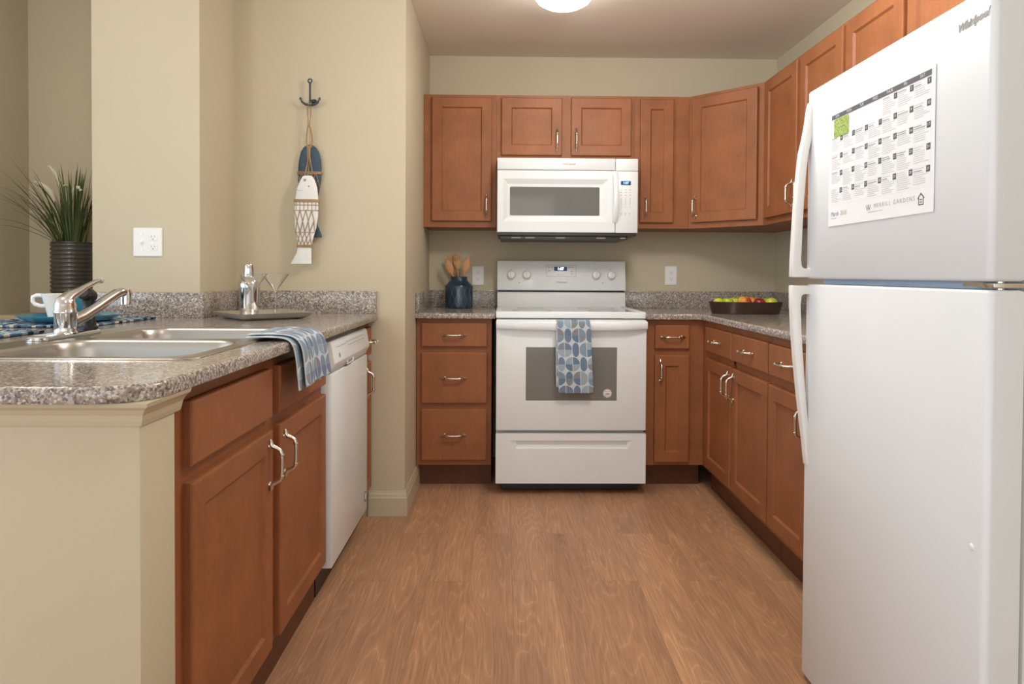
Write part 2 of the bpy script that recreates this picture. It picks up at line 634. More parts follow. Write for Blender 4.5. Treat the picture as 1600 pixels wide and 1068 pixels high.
# half wall that closes the near end of the sink counter, and its cap moulding
pw = MB()
pw.box(-2.15, -0.932, -3.0, -2.881, 0, 0.899, 0.004)
pw.box(-1.70, -1.58, -2.881, YC, 0, 0.899)
struct('wall_peninsula', pw, M_wall)
tm = MB()
prof = [(0.0, 0.858), (0.003, 0.858), (0.006, 0.866), (0.008, 0.876), (0.014, 0.886), (0.022, 0.892), (0.024, 0.899), (0.0, 0.899)]
path = [(-2.15, -3.0), (-0.932, -3.0), (-0.932, -2.868)]
rings = []
for i, (px, py) in enumerate(path):
    nx, ny = [(0, -1), (1, -1), (1, 0)][i]
    rings.append([(px + nx * a, py + ny * a, z) for a, z in prof])
tm.loft(rings, True, True, True, False)
struct('trim_1', tm, M_trim)


def baseboard(path, side):
    mb = MB()
    prof = [(0, 0), (0.0135, 0), (0.0135, 0.082), (0.011, 0.086), (0.009, 0.098), (0.006, 0.104), (0.004, 0.112), (0, 0.112)]
    rings = []
    for (px, py), (nx, ny) in zip(path, side):
        rings.append([(px + nx * a, py + ny * a, z) for a, z in prof])
    mb.loft(rings, True, True, True, False)
    return mb


struct('baseboard_left', baseboard([(-0.955, YF), (WL, YF), (WL, -0.53)], [(0, -1), (1, -1), (1, 0)]), M_trim)
# ledge of the dining alcove
lg = MB()
lg.box(-2.485, XCL, -1.20, YF, 0.895, 0.924, 0.006)
lg.box(-2.485, XCL, -1.17, YF, 0.0, 0.895)
lg.prism([(-1.19, 0.885), (-1.17, 0.86), (-1.17, 0.895), (-1.19, 0.895)], 'x', -2.485, XCL)
struct('trim_2', lg, M_trim)
# ------------------------------------------------------------------ cabinets
def handle_mesh():
    mb = MB()
    pts = [(0, -0.002, 0.066), (0, -0.004, 0.060), (0, -0.005, 0.052), (0, -0.010, 0.047), (0, -0.020, 0.043), (0, -0.028, 0.038),
           (0, -0.031, 0.030), (0, -0.032, 0.015), (0, -0.032, 0.0)]
    rs = [0.003, 0.0056, 0.0068, 0.0062, 0.0052, 0.0054, 0.0060, 0.0052, 0.0052]
    pts = pts + [(x, y, -z) for x, y, z in reversed(pts[:-1])]
    rs = rs + list(reversed(rs[:-1]))
    mb.tube(pts, rs, 10)
    for s in (1, -1):
        mb.lathe([(0.0005, -0.003), (0.0074, -0.002), (0.0082, 0), (0.0074, 0.002), (0.0005, 0.003)], 12, (0, -0.0315, s * 0.027))
        mb.lathe([(0.0075, 0.0), (0.007, 0.003), (0.0045, 0.0045)], 12, M=Matrix.Translation((0, 0, s * 0.049)) @ Matrix.Rotation(PI / 2, 4, 'X'))
    return mb


HND = None


def add_handle(parent, x, z, y, horizontal):
    global HND
    rot = (0, PI / 2, 0) if horizontal else (0, 0, 0)
    if HND is None:
        HND = handle_mesh().build('handle', M_nickel, parent)
        HND.location = (x, y, z)
        HND.rotation_euler = rot
        HND['label'] = 'satin nickel bar pull with flared ends'
        return HND
    return copy_part(HND, parent, (x, y, z), rot)


def door_mb(x0, x1, z0, z1, t=0.020, stile=0.055, panel=True):
    mb = MB()

    def ring(d, y):
        return [(x0 + d, y, z0 + d), (x1 - d, y, z0 + d), (x1 - d, y, z1 - d), (x0 + d, y, z1 - d)]
    rs = [ring(0, 0), ring(0, -t + 0.005), ring(0.0015, -t + 0.0015), ring(0.005, -t)]
    if panel:
        rs += [ring(stile, -t), ring(stile + 0.003, -t + 0.004), ring(stile + 0.006, -t + 0.008), ring(stile + 0.0075, -t + 0.0085)]
    else:
        rs += [ring(0.006, -t)]
    mb.loft(rs, True, True, True, False)
    return mb


def cabinet(name, label, loc, rz, w_, dep, z0, z1, fronts, toe=True, rails=(), stiles=None, cat='cabinet', group=None, open_top=False, recess=0.075):
    """local x runs right along the front, y goes into the cabinet, face frame at y=0"""
    root = thing(name, label, cat, loc, rz, group)
    b = MB()
    zb = z0
    if open_top:
        b.box(0.001, 0.019, 0.019, dep, zb, z1).box(w_ - 0.019, w_ - 0.001, 0.019, dep, zb, z1)
        b.box(0.019, w_ - 0.019, 0.019, dep, zb, zb + 0.019).box(0.019, w_ - 0.019, dep - 0.01, dep, zb + 0.019, z1)
        b.box(0.019, w_ - 0.019, 0.019, 0.024, zb + 0.019, z1)
    else:
        b.box(0.001, w_ - 0.001, 0.019, dep, zb, z1)
    b.build('carcass', M_wood, root)
    if toe:
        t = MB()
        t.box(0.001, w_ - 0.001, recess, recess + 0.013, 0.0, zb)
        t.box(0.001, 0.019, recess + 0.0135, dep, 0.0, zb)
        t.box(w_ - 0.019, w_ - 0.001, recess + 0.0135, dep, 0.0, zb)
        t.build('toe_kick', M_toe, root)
    f = MB()
    sl, sr = stiles or (0.03, 0.03)
    f.box(0, sl, 0, 0.019, z0, z1)
    f.box(w_ - sr, w_, 0, 0.019, z0, z1)
    f.box(sl, w_ - sr, 0, 0.019, z0, z0 + 0.035)
    f.box(sl, w_ - sr, 0, 0.019, z1 - 0.035, z1)
    for r in rails:
        if r[0] == 'h':
            f.box(sl, w_ - sr, 0, 0.019, r[1], r[2])
        else:
            f.box(r[1], r[2], 0, 0.019, z0 + 0.035, z1 - 0.035)
    f.build('face_frame', M_wood, root)
    for fr in fronts:
        kind, x0, x1, a, c = fr[:5]
        hd = fr[5] if len(fr) > 5 else None
        if kind == 'door':
            d = door_mb(x0, x1, a, c).build('door', M_wood, root)
            if hd:
                hx = x0 + 0.028 if hd[0] == 'L' else x1 - 0.028
                hz = c - 0.085 if hd[1] == 'T' else a + 0.085
                add_handle(d, hx, hz, -0.020, False)
        else:
            d = door_mb(x0, x1, a, c, panel=False).build('drawer' if kind == 'drawer' else 'false_drawer_front', M_wood, root)
            if hd:
                add_handle(d, (x0 + x1) / 2, (a + c) / 2, -0.020, True)
    return root


YB = -0.602   # face-frame plane of the base cabinets on the back wall
# back wall, left of the range: three drawers
o = cabinet('base_cabinet', 'cherry wood base cabinet with three drawers, left of the range', (-0.787, YB, 0), 0, 0.385, 0.60, 0.122, 0.8808,
            [('drawer', 0.026, 0.362, 0.735, 0.857, 1), ('drawer', 0.026, 0.362, 0.444, 0.706, 1), ('drawer', 0.026, 0.362, 0.150, 0.415, 1)],
            rails=[('h', 0.70, 0.74), ('h', 0.41, 0.45)])
# right of the range
o = cabinet('base_cabinet', 'narrow cherry wood base cabinet with one drawer and one door, right of the range', (0.395, YB, 0), 0, 0.3025, 0.60, 0.122, 0.8808,
            [('drawer', 0.045, 0.224, 0.728, 0.851, 1), ('door', 0.045, 0.226, 0.140, 0.696, ('L', 'T'))],
            rails=[('h', 0.69, 0.735)], stiles=(0.05, 0.075))
XB = WR - 0.6037
o = cabinet('base_cabinet', 'cherry wood base cabinet with two doors and two drawers, under the fruit bowl corner', (XB, YB - 0.001, 0), -PI / 2, 0.902, 0.60, 0.122, 0.8808,
            [('drawer', 0.09, 0.475, 0.728, 0.850, 1), ('drawer', 0.492, 0.898, 0.728, 0.850, 1),
             ('door', 0.09, 0.475, 0.146, 0.694, ('R', 'T')), ('door', 0.492, 0.898, 0.146, 0.694, ('L', 'T'))],
            rails=[('h', 0.685, 0.735), ('v', 0.47, 0.50)], stiles=(0.095, 0.02), recess=0.046)
o = cabinet('base_cabinet', 'cherry wood base cabinet partly hidden behind the refrigerator handle', (XB, YB - 0.904, 0), -PI / 2, 0.722, 0.60, 0.122, 0.8808,
            [('drawer', 0.012, 0.362, 0.728, 0.848, 1), ('drawer', 0.38, 0.71, 0.728, 0.848, 1),
             ('door', 0.012, 0.362, 0.146, 0.692, ('R', 'T')), ('door', 0.38, 0.71, 0.146, 0.692, ('L', 'T'))],
            rails=[('h', 0.685, 0.735), ('v', 0.355, 0.39)], stiles=(0.02, 0.02), recess=0.046)
# sink side, facing right
XS = -0.957
o = cabinet('sink_base_cabinet', 'cherry wood sink cabinet with two doors under blank drawer fronts, next to the half wall', (XS, -2.879, 0), PI / 2, 1.074, 0.622, 0.118, 0.897,
            [('blank', 0.078, 0.536, 0.734, 0.861), ('blank', 0.598, 1.066, 0.734, 0.861),
             ('door', 0.078, 0.536, 0.128, 0.702, ('R', 'T')), ('door', 0.598, 1.066, 0.128, 0.702, ('L', 'T'))],
            rails=[('h', 0.69, 0.745), ('v', 0.52, 0.61)], stiles=(0.085, 0.02), open_top=True, recess=0.022)
o = cabinet('base_cabinet', 'slim cherry wood base cabinet with drawer, between dishwasher and fish wall', (XS, -1.196, 0), PI / 2, 0.196, 0.58, 0.118, 0.897,
            [('drawer', 0.03, 0.172, 0.745, 0.868, 1), ('door', 0.03, 0.172, 0.140, 0.715, ('L', 'T'))],
            rails=[('h', 0.705, 0.75)], stiles=(0.035, 0.03), recess=0.022)
# wall cabinets
YU, ZU0, ZU1 = -0.305, 1.3686, 2.1024
cabinet('wall_cabinet', 'single-door cherry wood wall cabinet, left of the microwave', (-0.789, YU, 0), 0, 0.404, 0.304, ZU0, ZU1,
        [('door', 0.046, 0.378, 1.401, 2.086, ('R', 'B'))], toe=False, stiles=(0.05, 0.035))
cabinet('wall_cabinet', 'short two-door cherry wood wall cabinet above the microwave', (-0.384, YU, 0), 0, 0.768, 0.304, 1.738, ZU1,
        [('door', 0.026, 0.362, 1.768, 2.086, ('R', 'B')), ('door', 0.413, 0.748, 1.768, 2.088, ('L', 'B'))],
        toe=False, rails=[('v', 0.355, 0.42)], stiles=(0.04, 0.03))
cabinet('wall_cabinet', 'narrow cherry wood wall cabinet, right of the microwave', (0.385, YU, 0), 0, 0.306, 0.304, ZU0, ZU1,
        [('door', 0.030, 0.216, 1.399, 2.084, ('L', 'B'))], toe=False, stiles=(0.04, 0.10))
# diagonal corner wall cabinet
root = thing('corner_wall_cabinet', 'diagonal corner cherry wood wall cabinet with one wide door', 'cabinet', (WR - 0.61, YU, 0), -PI / 4)
L = 0.305 * math.sqrt(2)
cb = MB()
ca = math.sqrt(0.5)


def loc45(x, y):
    dx, dy = x - (WR - 0.61), y - YU
    return (dx * ca - dy * ca, dx * ca + dy * ca)


cb.prism([(0.0, 0.019), (L, 0.019), loc45(WR - 0.002, -0.609), loc45(WR - 0.002, -0.002), loc45(WR - 0.609, -0.002)], 'z', ZU0, ZU1)
cb.build('carcass', M_wood, root)
ff = MB()
ff.box(0, 0.045, 0, 0.019, ZU0, ZU1).box(L - 0.05, L, 0, 0.019, ZU0, ZU1)
ff.box(0.045, L - 0.05, 0, 0.019, ZU0, ZU0 + 0.035).box(0.045, L - 0.05, 0, 0.019, ZU1 - 0.035, ZU1)
ff.build('face_frame', M_wood, root)
d = door_mb(0.024, L - 0.030, 1.399, 2.084).build('door', M_wood, root)
add_handle(d, 0.052, 1.484, -0.020, False)
XU = WR - 0.305
cabinet('wall_cabinet', 'two-door cherry wood wall cabinet between the corner cabinet and the refrigerator', (XU, -0.611, 0), -PI / 2, 0.858, 0.304, ZU0, ZU1,
        [('door', 0.045, 0.430, 1.399, 2.086, ('R', 'B')), ('door', 0.466, 0.848, 1.399, 2.086, ('L', 'B'))],
        toe=False, rails=[('v', 0.42, 0.475)], stiles=(0.06, 0.02))
cabinet('wall_cabinet', 'cherry wood wall cabinet above the refrigerator, its top cut by the photo edge', (XU, -1.470, 0), -PI / 2, 0.80, 0.304, 1.70, ZU1,
        [('door', 0.015, 0.396, 1.73, 2.086), ('door', 0.418, 0.79, 1.73, 2.086)],
        toe=False, rails=[('v', 0.385, 0.43)], stiles=(0.025, 0.02))

# ------------------------------------------------------------------ countertops
TH = 0.0275
root = thing('countertop', 'short speckled granite countertop left of the range, under the blue crock', 'countertop', (0, 0, 0))
mb = MB()
slab(mb, [(WL + .001, -0.645), (-0.384, -0.645), (-0.384, -0.001), (WL + .001, -0.001)], ZC - TH, ZC, 0.008)
mb.build('worktop', M_granite, root, weld=1e-5)
mb = MB()
mb.box(WL + .001, -0.384, -0.020, -0.001, ZC, ZC + 0.1016, 0.002)
mb.box(WL + .001, WL + 0.020, -0.640, -0.0205, ZC, ZC + 0.1016, 0.002)
mb.build('backsplash', M_granite, root)
root = thing('countertop', 'L-shaped speckled granite countertop right of the range, holding the fruit bowl', 'countertop', (0, 0, 0))
XE = WR - 0.6326
mb = MB()
slab(mb, [(0.384, -0.643), (XE - 0.015, -0.643), (XE, -0.658), (XE, -2.235), (WR - .001, -2.235), (WR - .001, -0.001), (0.384, -0.001)], ZC - TH, ZC, 0.008)
mb.build('worktop', M_granite, root, weld=1e-5)
mb = MB()
mb.box(0.384, WR - .001, -0.020, -0.001, ZC, ZC + 0.1016, 0.002)
mb.box(WR - 0.020, WR - .001, -2.235, -0.0205, ZC, ZC + 0.1016, 0.002)
mb.build('backsplash', M_granite, root)
root = thing('countertop', 'long speckled granite sink countertop with a rounded near corner', 'countertop', (0, 0, 0))
XC = -0.907
out = [(-2.22, -3.036)]
R = 0.09
for i in range(11):
    a = -PI / 2 + PI / 2 * i / 10
    out.append((XC - R + R * math.cos(a), -3.036 + R + R * math.sin(a)))
out += [(XC, -1.035), (XC - 0.012, YF - .001), (XCR + .001, YF - .001), (XCR + .001, YC - .001), (-2.22, YC - .001)]
SX0, SX1, SY0, SY1 = -1.585, -0.985, -2.700, -1.868
mb = MB()
slab(mb, out, ZP - TH, ZP, 0.009, rrect(SX0 + .015, SX1 - .015, SY0 + .015, SY1 - .015, 0.03))
mb.build('worktop', M_granite, root, weld=1e-5)
mb = MB()
mb.box(XCL, XCR + .0205, YC - 0.020, YC - .0012, ZP, ZP + 0.1016, 0.002)
mb.box(XCR + .001, XCR + 0.020, YC - .001, YF - .001, ZP, ZP + 0.1016, 0.002)
mb.box(XCR + 0.0205, -0.919, YF - 0.020, YF - .001, ZP, ZP + 0.1016, 0.002)
mb.build('backsplash', M_granite, root)

# ------------------------------------------------------------------ sink
root = thing('sink', 'double-bowl stainless steel sink set in the countertop', 'sink', ((SX0 + SX1) / 2, (SY0 + SY1) / 2, ZP))
ox, oy = (SX0 + SX1) / 2, (SY0 + SY1) / 2


def rl(x0, x1, y0, y1, r, z, n=8):
    return [(x - ox, y - oy, z) for x, y in rrect(x0, x1, y0, y1, r, n)]


mb = MB()
o_ = [rl(SX0, SX1, SY0, SY1, 0.045, 0.0005), rl(SX0 + .003, SX1 - .003, SY0 + .003, SY1 - .003, 0.043, 0.004), rl(SX0 + .010, SX1 - .010, SY0 + .010, SY1 - .010, 0.038, 0.005),
      rl(SX0 + .016, SX1 - .016, SY0 + .016, SY1 - .016, 0.035, 0.0035)]
mb.loft(o_, True, False, False, True)
bowls = [(-1.485, SX1 - .030, SY0 + .030, -2.305), (-1.485, SX1 - .030, -2.270, SY1 - .030)]
holes = [rl(*b, 0.075, 0.0035) for b in bowls]
mb.fill([o_[-1]] + holes)
mb.build('rim', M_steel, root, weld=1e-5)
for b in bowls:
    mb = MB()
    x0, x1, y0, y1 = b
    st = [(0, 0.0035), (0.003, 0.002), (0.006, -0.004), (0.010, -0.02), (0.022, -0.14), (0.032, -0.165), (0.055, -0.18)]
    mb.loft([rl(x0 + d_, x1 - d_, y0 + d_, y1 - d_, max(0.075 - d_ * .3, .03), z) for d_, z in st], True, False, True, True)
    bo = mb.build('bowl', M_steel, root)
    dr = MB()
    cx_, cy_ = (x0 + x1) / 2 - ox, (y0 + y1) / 2 - oy
    dr.lathe([(0.045, -0.179), (0.044, -0.176), (0.036, -0.1765), (0.034, -0.1785), (0.002, -0.1785)], 24, (cx_, cy_, 0))
    dr.build('drain', M_chrome, bo)

# ------------------------------------------------------------------ faucet (centre of the sink deck)
FX, FY, FZ = -1.542, -2.228, ZP + 0.0045
root = thing('faucet', 'chrome single-lever kitchen faucet behind the sink', 'faucet', (FX, FY, FZ))
mb = MB()
pl = []
for d_, z in ((0, 0), (0.0, 0.006), (0.004, 0.010), (0.012, 0.012)):
    pl.append([(x, y, z) for x, y in rrect(-0.030 + d_, 0.030 - d_, -0.135 + d_, 0.135 - d_, 0.0295 - d_, 8)])
mb.loft(pl, True, True, True, True)
mb.build('base_plate', M_chrome, root)
mb = MB()
mb.lathe([(0.030, 0.010), (0.028, 0.014), (0.0275, 0.02), (0.0275, 0.062), (0.029, 0.064), (0.029, 0.069), (0.0275, 0.071), (0.027, 0.088), (0.022, 0.104), (0.011, 0.113), (0.001, 0.115)], 28)
mb.build('body', M_chrome, root)
# spout reaches towards the front of the sink and swings to the far bowl
sp = MB()
dx_, dy_ = 0.30, 0.954
P0 = [(0.020, 0.040), (0.05, 0.050), (0.10, 0.076), (0.14, 0.099), (0.165, 0.112), (0.180, 0.117), (0.194, 0.115)]
sp.tube([(a * dx_, a * dy_, z) for a, z in P0], [0.020, 0.018, 0.0165, 0.0155, 0.015, 0.0145, 0.014], 14)
sp.build('spout', M_chrome, root)
ae = MB()
ae.lathe([(0.012, 0.104), (0.0155, 0.106), (0.016, 0.142), (0.013, 0.152), (0.002, 0.154)], 18, (0.200 * dx_, 0.200 * dy_, -0.026))
ae.build('aerator', M_chrome, root)
lv = MB()
lx, ly = 0.30, 0.954
Q = [(-0.004, 0.095), (0.012, 0.110), (0.04, 0.123), (0.062, 0.135), (0.080, 0.143), (0.096, 0.149), (0.108, 0.152)]
lv.tube([(a * lx, a * ly, z) for a, z in Q], [0.024, 0.021, 0.015, 0.011, 0.0095, 0.009, 0.0085], 12, flat=0.75)
lv.build('lever', M_chrome, root)
tp = MB()
tp.tube([(0.108 * lx, 0.108 * ly, 0.152), (0.116 * lx, 0.116 * ly, 0.1535)], [0.0085, 0.0085], 10)
tp.build('lever_tip', M_gasket, root)
root = thing('sprayer', 'black side sprayer standing beside the faucet', 'sprayer', (-1.545, -2.118, FZ + 0.0125))
mb = MB()
mb.lathe([(0.024, 0.0), (0.024, 0.006), (0.019, 0.010), (0.018, 0.03), (0.0165, 0.034)], 20)
mb.build('collar', M_blacktrim, root)
mb = MB()
mb.lathe([(0.0155, 0.030), (0.0165, 0.045), (0.0145, 0.065), (0.016, 0.080), (0.018, 0.088)], 20)
mb.lathe([(0.012, -0.018), (0.018, -0.014), (0.0205, 0.0), (0.019, 0.022), (0.014, 0.027), (0.013, 0.024), (0.002, 0.023)], 20,
         M=Matrix.Translation((0.0, 0, 0.097)) @ Matrix.Rotation(math.radians(70), 4, 'X'))
mb.build('spray_head', M_blacktrim, root)
# ------------------------------------------------------------------ lettering frames
def face_y(x, y, z, tilt=0.0):
    """text standing on a plane that faces -Y (reads along +X)"""
    return Matrix.Translation((x, y, z)) @ Matrix.Rotation(PI / 2 + tilt, 4, 'X')


def face_mx(x, y, z, roll=0.0):
    """plane that faces -X (reads along -Y)"""
    return Matrix.Translation((x, y, z)) @ Matrix.Rotation(-PI / 2, 4, 'Z') @ Matrix.Rotation(PI / 2, 4, 'X') @ Matrix.Rotation(roll, 4, 'Z')


def face_px(x, y, z, tilt=0.0):
    """plane that faces +X (reads along +Y)"""
    return Matrix.Translation((x, y, z)) @ Matrix.Rotation(PI / 2, 4, 'Z') @ Matrix.Rotation(PI / 2 + tilt, 4, 'X')


def disc(mb, r, M, mat=0, n=32, t=0.0006):
    return mb.lathe([(r, 0), (r, t), (0.0001, t)], n, M=M, mat=mat)


# ------------------------------------------------------------------ range
root = thing('range', 'white freestanding electric range with a towel on its oven handle', 'stove', (0, -0.36, 0))
DY = 0.36


def rb(mb, name, mats, parent=root):
    o = mb.build(name, mats, parent)
    o.location = (0, DY, 0) if parent is root else (0, 0, 0)
    return o


mb = MB()
mb.box(-0.376, 0.376, -0.665, -0.03, 0.06, 0.884, 0.004)
rb(mb, 'body', M_white)
rb(MB().box(-0.345, 0.345, -0.640, -0.63, 0.010, 0.06), 'under_drawer_shade', M_blacktrim)  # black strip stands in for the shadow under the storage drawer
foot = None
for x in (-0.33, 0.33):
    for y in (-0.60, -0.08):
        if foot is None:
            foot = MB().lathe([(0.018, 0.0), (0.018, 0.012), (0.008, 0.013), (0.008, 0.03)], 12).build('levelling_foot', M_blacktrim, root)
            foot.location = (x, y + DY, 0)
        else:
            copy_part(foot, root, (x, y + DY, 0))
mb = MB()
# cooktop frame: four edges round the glass
mb.box(-0.380, 0.380, -0.684, -0.640, 0.887, 0.9205, 0.006, 3)
mb.box(-0.380, -0.352, -0.642, -0.05, 0.887, 0.9205, 0.005)
mb.box(0.352, 0.380, -0.642, -0.05, 0.887, 0.9205, 0.005)
mb.box(-0.352, 0.352, -0.10, -0.05, 0.887, 0.9185)
rb(mb, 'cooktop_frame', M_white)
mb = MB()
mb.box(-0.353, 0.353, -0.642, -0.098, 0.890, 0.9155)
gl = rb(mb, 'cooktop_glass', M_cooktop)
for x, y, r in ((-0.19, -0.48, 0.105), (0.19, -0.48, 0.08), (-0.19, -0.22, 0.075), (0.19, -0.22, 0.105)):
    mb = MB().lathe([(r, 0.0), (r, 0.0004), (r - 0.004, 0.0004), (r - 0.004, 0.0)], 40, (x, y, 0.9156), cap0=False, cap1=False)
    rb(mb, 'burner_ring', M_grey_print, gl)
# backguard
mb = MB()
mb.prism([(-0.098, 0.912), (-0.03, 0.912), (-0.03, 1.003), (-0.080, 1.003), (-0.086, 0.996)], 'x', -0.379, 0.379, 0.002)
rb(mb, 'backguard_riser', M_white)
mb = MB()
mb.box(-0.372, 0.372, -0.068, -0.03, 1.001, 1.016)
rb(mb, 'vent_slot', M_blacktrim)
mb = MB()
mb.prism([(-0.095, 1.014), (-0.028, 1.014), (-0.028, 1.190), (-0.064, 1.190), (-0.072, 1.186), (-0.095, 1.024)], 'x', -0.380, 0.380, 0.003)
bg = rb(mb, 'control_panel', M_white)
TILT = -math.atan2(0.023, 0.162)


def bgy(z):
    return -0.0956 + (z - 1.024) * 0.023 / 0.162


kn = None
for x, z in ((-0.297, 1.102), (-0.206, 1.103), (0.203, 1.104), (0.293, 1.103)):
    if kn is None:
        k = MB()
        k.lathe([(0.030, 0.0), (0.030, 0.004), (0.0245, 0.006), (0.0225, 0.022), (0.020, 0.026), (0.001, 0.027)], 32)
        k.box(-0.0042, 0.0042, -0.021, 0.021, 0.020, 0.033, 0.002)
        kn = k.build('knob', M_plastic, bg)
        kk = kn
    else:
        kk = copy_part(kn, bg)
    kk.location = (x, bgy(z), z)
    kk.rotation_euler = (PI / 2 + TILT, 0, 0)
for x, z in ((-0.297, 1.137), (-0.206, 1.138), (0.203, 1.139), (0.293, 1.138)):
    rb(MB().box(-0.0012, 0.0012, -0.0028, 0.0028, 0, 0.0004, M=face_y(x, bgy(z) - 0.0004, z, TILT)), 'dial_mark', M_grey_print, bg)
for x in (-0.25, 0.245):
    rb(disc(MB(), 0.003, face_y(x, bgy(1.058) - 0.0004, 1.058, TILT), n=12), 'indicator_light', M_grey_print, bg)
mb = MB()
# frame of the touch pad
for (x0, x1, z0, z1) in ((-0.090, 0.086, 1.1625, 1.1637), (-0.090, 0.086, 1.0955, 1.0967), (-0.090, -0.0888, 1.0955, 1.1637), (0.0848, 0.086, 1.0955, 1.1637)):
    zc = (z0 + z1) / 2
    hz = (z1 - z0) / 2
    mb.box(x0, x1, -hz, hz, 0, 0.0004, M=face_y(0, bgy(zc) - 0.0004, zc, TILT))
rb(mb, 'touch_pad_frame', M_grey_print, bg)
mb = MB()
for x, z in ((-0.074, 1.150), (-0.055, 1.150), (-0.074, 1.130), (0.048, 1.150), (0.066, 1.150), (0.060, 1.126), (0.060, 1.112)):
    mb.box(-0.005, 0.005, -0.002, 0.002, 0, 0.0004, M=face_y(x, bgy(z) - 0.0004, z, TILT))
mb.text('DELAY COOK', 0.0075, face_y(-0.005, bgy(1.107) - 0.0006, 1.107, TILT))
rb(mb, 'touch_pad_lettering', M_grey_print, bg)
mb = MB().text('Whirlpool', 0.0155, face_y(-0.001, bgy(1.062) - 0.0006, 1.062, TILT), shear=0.25)
rb(mb, 'badge', M_grey_print, bg)
mb = MB().box(-0.038, 0.038, -0.0125, 0.0125, 0, 0.0008, M=face_y(-0.005, bgy(1.141) - 0.0004, 1.141, TILT))
ds = rb(mb, 'clock_display', M_display, bg)
mb = MB().text('1:07', 0.022, face_y(-0.005, bgy(1.141) - 0.0018, 1.141, TILT), bold=0.0006)
rb(mb, 'clock_digits', M_digits, ds)
# oven door
mb = MB()
mb.box(-0.377, 0.377, -0.716, -0.668, 0.327, 0.881, 0.005, 3)
door = rb(mb, 'oven_door', M_white)
mb = MB().box(-0.228, 0.228, -0.7172, -0.710, 0.478, 0.745, 0.0006, 1)
win = rb(mb, 'oven_window', M_glass_dark, door)
mb = MB()
for k in range(34):
    z = 0.486 + k * 0.0076
    mb.box(-0.226, 0.226, -0.71745, -0.7171, z, z + 0.0030)
rb(mb, 'window_screen_lines', plain('grey_screen_print', (0.17, 0.165, 0.15), 0.35), win)
mb = MB()
disc(mb, 0.0215, face_y(0.181, -0.7176, 0.515), 0)
disc(mb, 0.0190, face_y(0.181, -0.7182, 0.515), 1)
disc(mb, 0.0175, face_y(0.181, -0.7185, 0.515), 0)
mb.text('USA', 0.012, face_y(0.181, -0.7194, 0.512), 2, bold=0.0004)
for k in range(6):
    mb.box(0.169 + k * 0.0042, 0.1715 + k * 0.0042, -0.7194, -0.7191, 0.523, 0.526, mat=1)
    mb.box(0.169 + k * 0.0042, 0.1715 + k * 0.0042, -0.7194, -0.7191, 0.502, 0.505, mat=1)
rb(mb, 'round_sticker', [M_plastic, plain('sticker_red', (0.35, 0.06, 0.05), 0.5), plain('sticker_navy', (0.03, 0.04, 0.10), 0.5)], door)
mb = MB()
# handle: end blocks and a slightly bowed bar with a lip under it
N = 24
rings = []
for i in range(N + 1):
    t = -1 + 2 * i / N
    x = t * 0.377
    bow = (1 - t * t)
    y0, y1 = -0.738 - 0.022 * min(1, bow * 2.2), -0.728 - 0.010 * min(1, bow * 2.2)
    zb = 0.838 - 0.006 * bow
    rings.append([(x, y1, zb + .004), (x, y0 + .004, zb), (x, y0, zb + .006), (x, y0 + .001, 0.870), (x, y0 + .006, 0.876), (x, y1, 0.876)])
mb.loft(rings, True, True, True, True)
for s in (-1, 1):
    mb.box(min(s * 0.376, s * 0.335), max(s * 0.376, s * 0.335), -0.734, -0.712, 0.842, 0.876, 0.003)
rb(mb, 'oven_handle', M_white, door)
# bottom drawer with a scooped grip
mb = MB()
x0, x1, z0, z1, yf = -0.377, 0.377, 0.060, 0.311, -0.716
mb.box(x0, x1, yf + 0.012, -0.668, z0, z1, 0.003)
prof_t = [(x0, z1), (x1, z1), (x1, z0), (x0, z0)]
scoop = [(-0.305, 0.276), (0.316, 0.276), (0.285, 0.236), (-0.275, 0.236)]
bmv = [(*[p[0]], yf, p[1]) for p in prof_t]
sc0 = [(p[0], yf, p[1]) for p in scoop]
sc1 = [(scoop[0][0] + .03, yf + 0.004, 0.270), (scoop[1][0] - .03, yf + 0.004, 0.270), (scoop[2][0], yf + 0.016, 0.243), (scoop[3][0], yf + 0.016, 0.243)]
mb.fill([bmv, sc0])
mb.loft([sc0, sc1], True, False, True, False)
mb.loft([bmv, [(p[0], yf + 0.014, p[2]) for p in bmv]], True, False, False, False)
o = mb.build('storage_drawer', M_white, root, weld=1e-5)
o.location = (0, DY, 0)

# ------------------------------------------------------------------ microwave
root = thing('microwave', 'white over-the-range microwave under the short cabinet', 'microwave', (0, -0.2, 1.30))


def mw(mb, name, mats, parent=root):
    o = mb.build(name, mats, parent)
    o.location = (0, 0.2, -1.30) if parent is root else (0, 0, 0)
    return o


Y0 = -0.4455
mb = MB()
mb.box(-0.378, 0.378, -0.405, -0.004, 1.334, 1.733, 0.003)
mw(mb, 'case', M_white)
mb = MB()
mb.box(-0.376, 0.376, Y0 + 0.012, -0.03, 1.317, 1.334, 0.003)
mb.box(-0.360, 0.330, Y0 + 0.03, -0.05, 1.299, 1.318, 0.003)
ug = mw(mb, 'underside_vent', M_blackgrille)
for x, l_ in ((-0.30, .05), (-0.225, .05), (-0.06, .05), (0.16, .05), (0.29, .028)):
    mw(MB().box(x, x + l_, Y0 + 0.0285, Y0 + 0.031, 1.303, 1.310), 'vent_tab', M_grey_print, ug)
mb = MB()
mb.box(-0.379, 0.2565, Y0, -0.404, 1.6695, 1.7327, 0.004)
mb.box(0.2585, 0.379, Y0, -0.404, 1.6665, 1.7327, 0.004)
gr = mw(mb, 'top_grille', M_white)
mb = MB().text('Whirlpool', 0.017, face_y(0.006, Y0 - 0.0006, 1.702), bold=0.0003)
mw(mb, 'badge', M_grey_print, gr)
# door with bevelled recess
mb = MB()


def rr(x0, x1, z0, z1, y):
    return [(x0, y, z0), (x1, y, z0), (x1, y, z1), (x0, y, z1)]


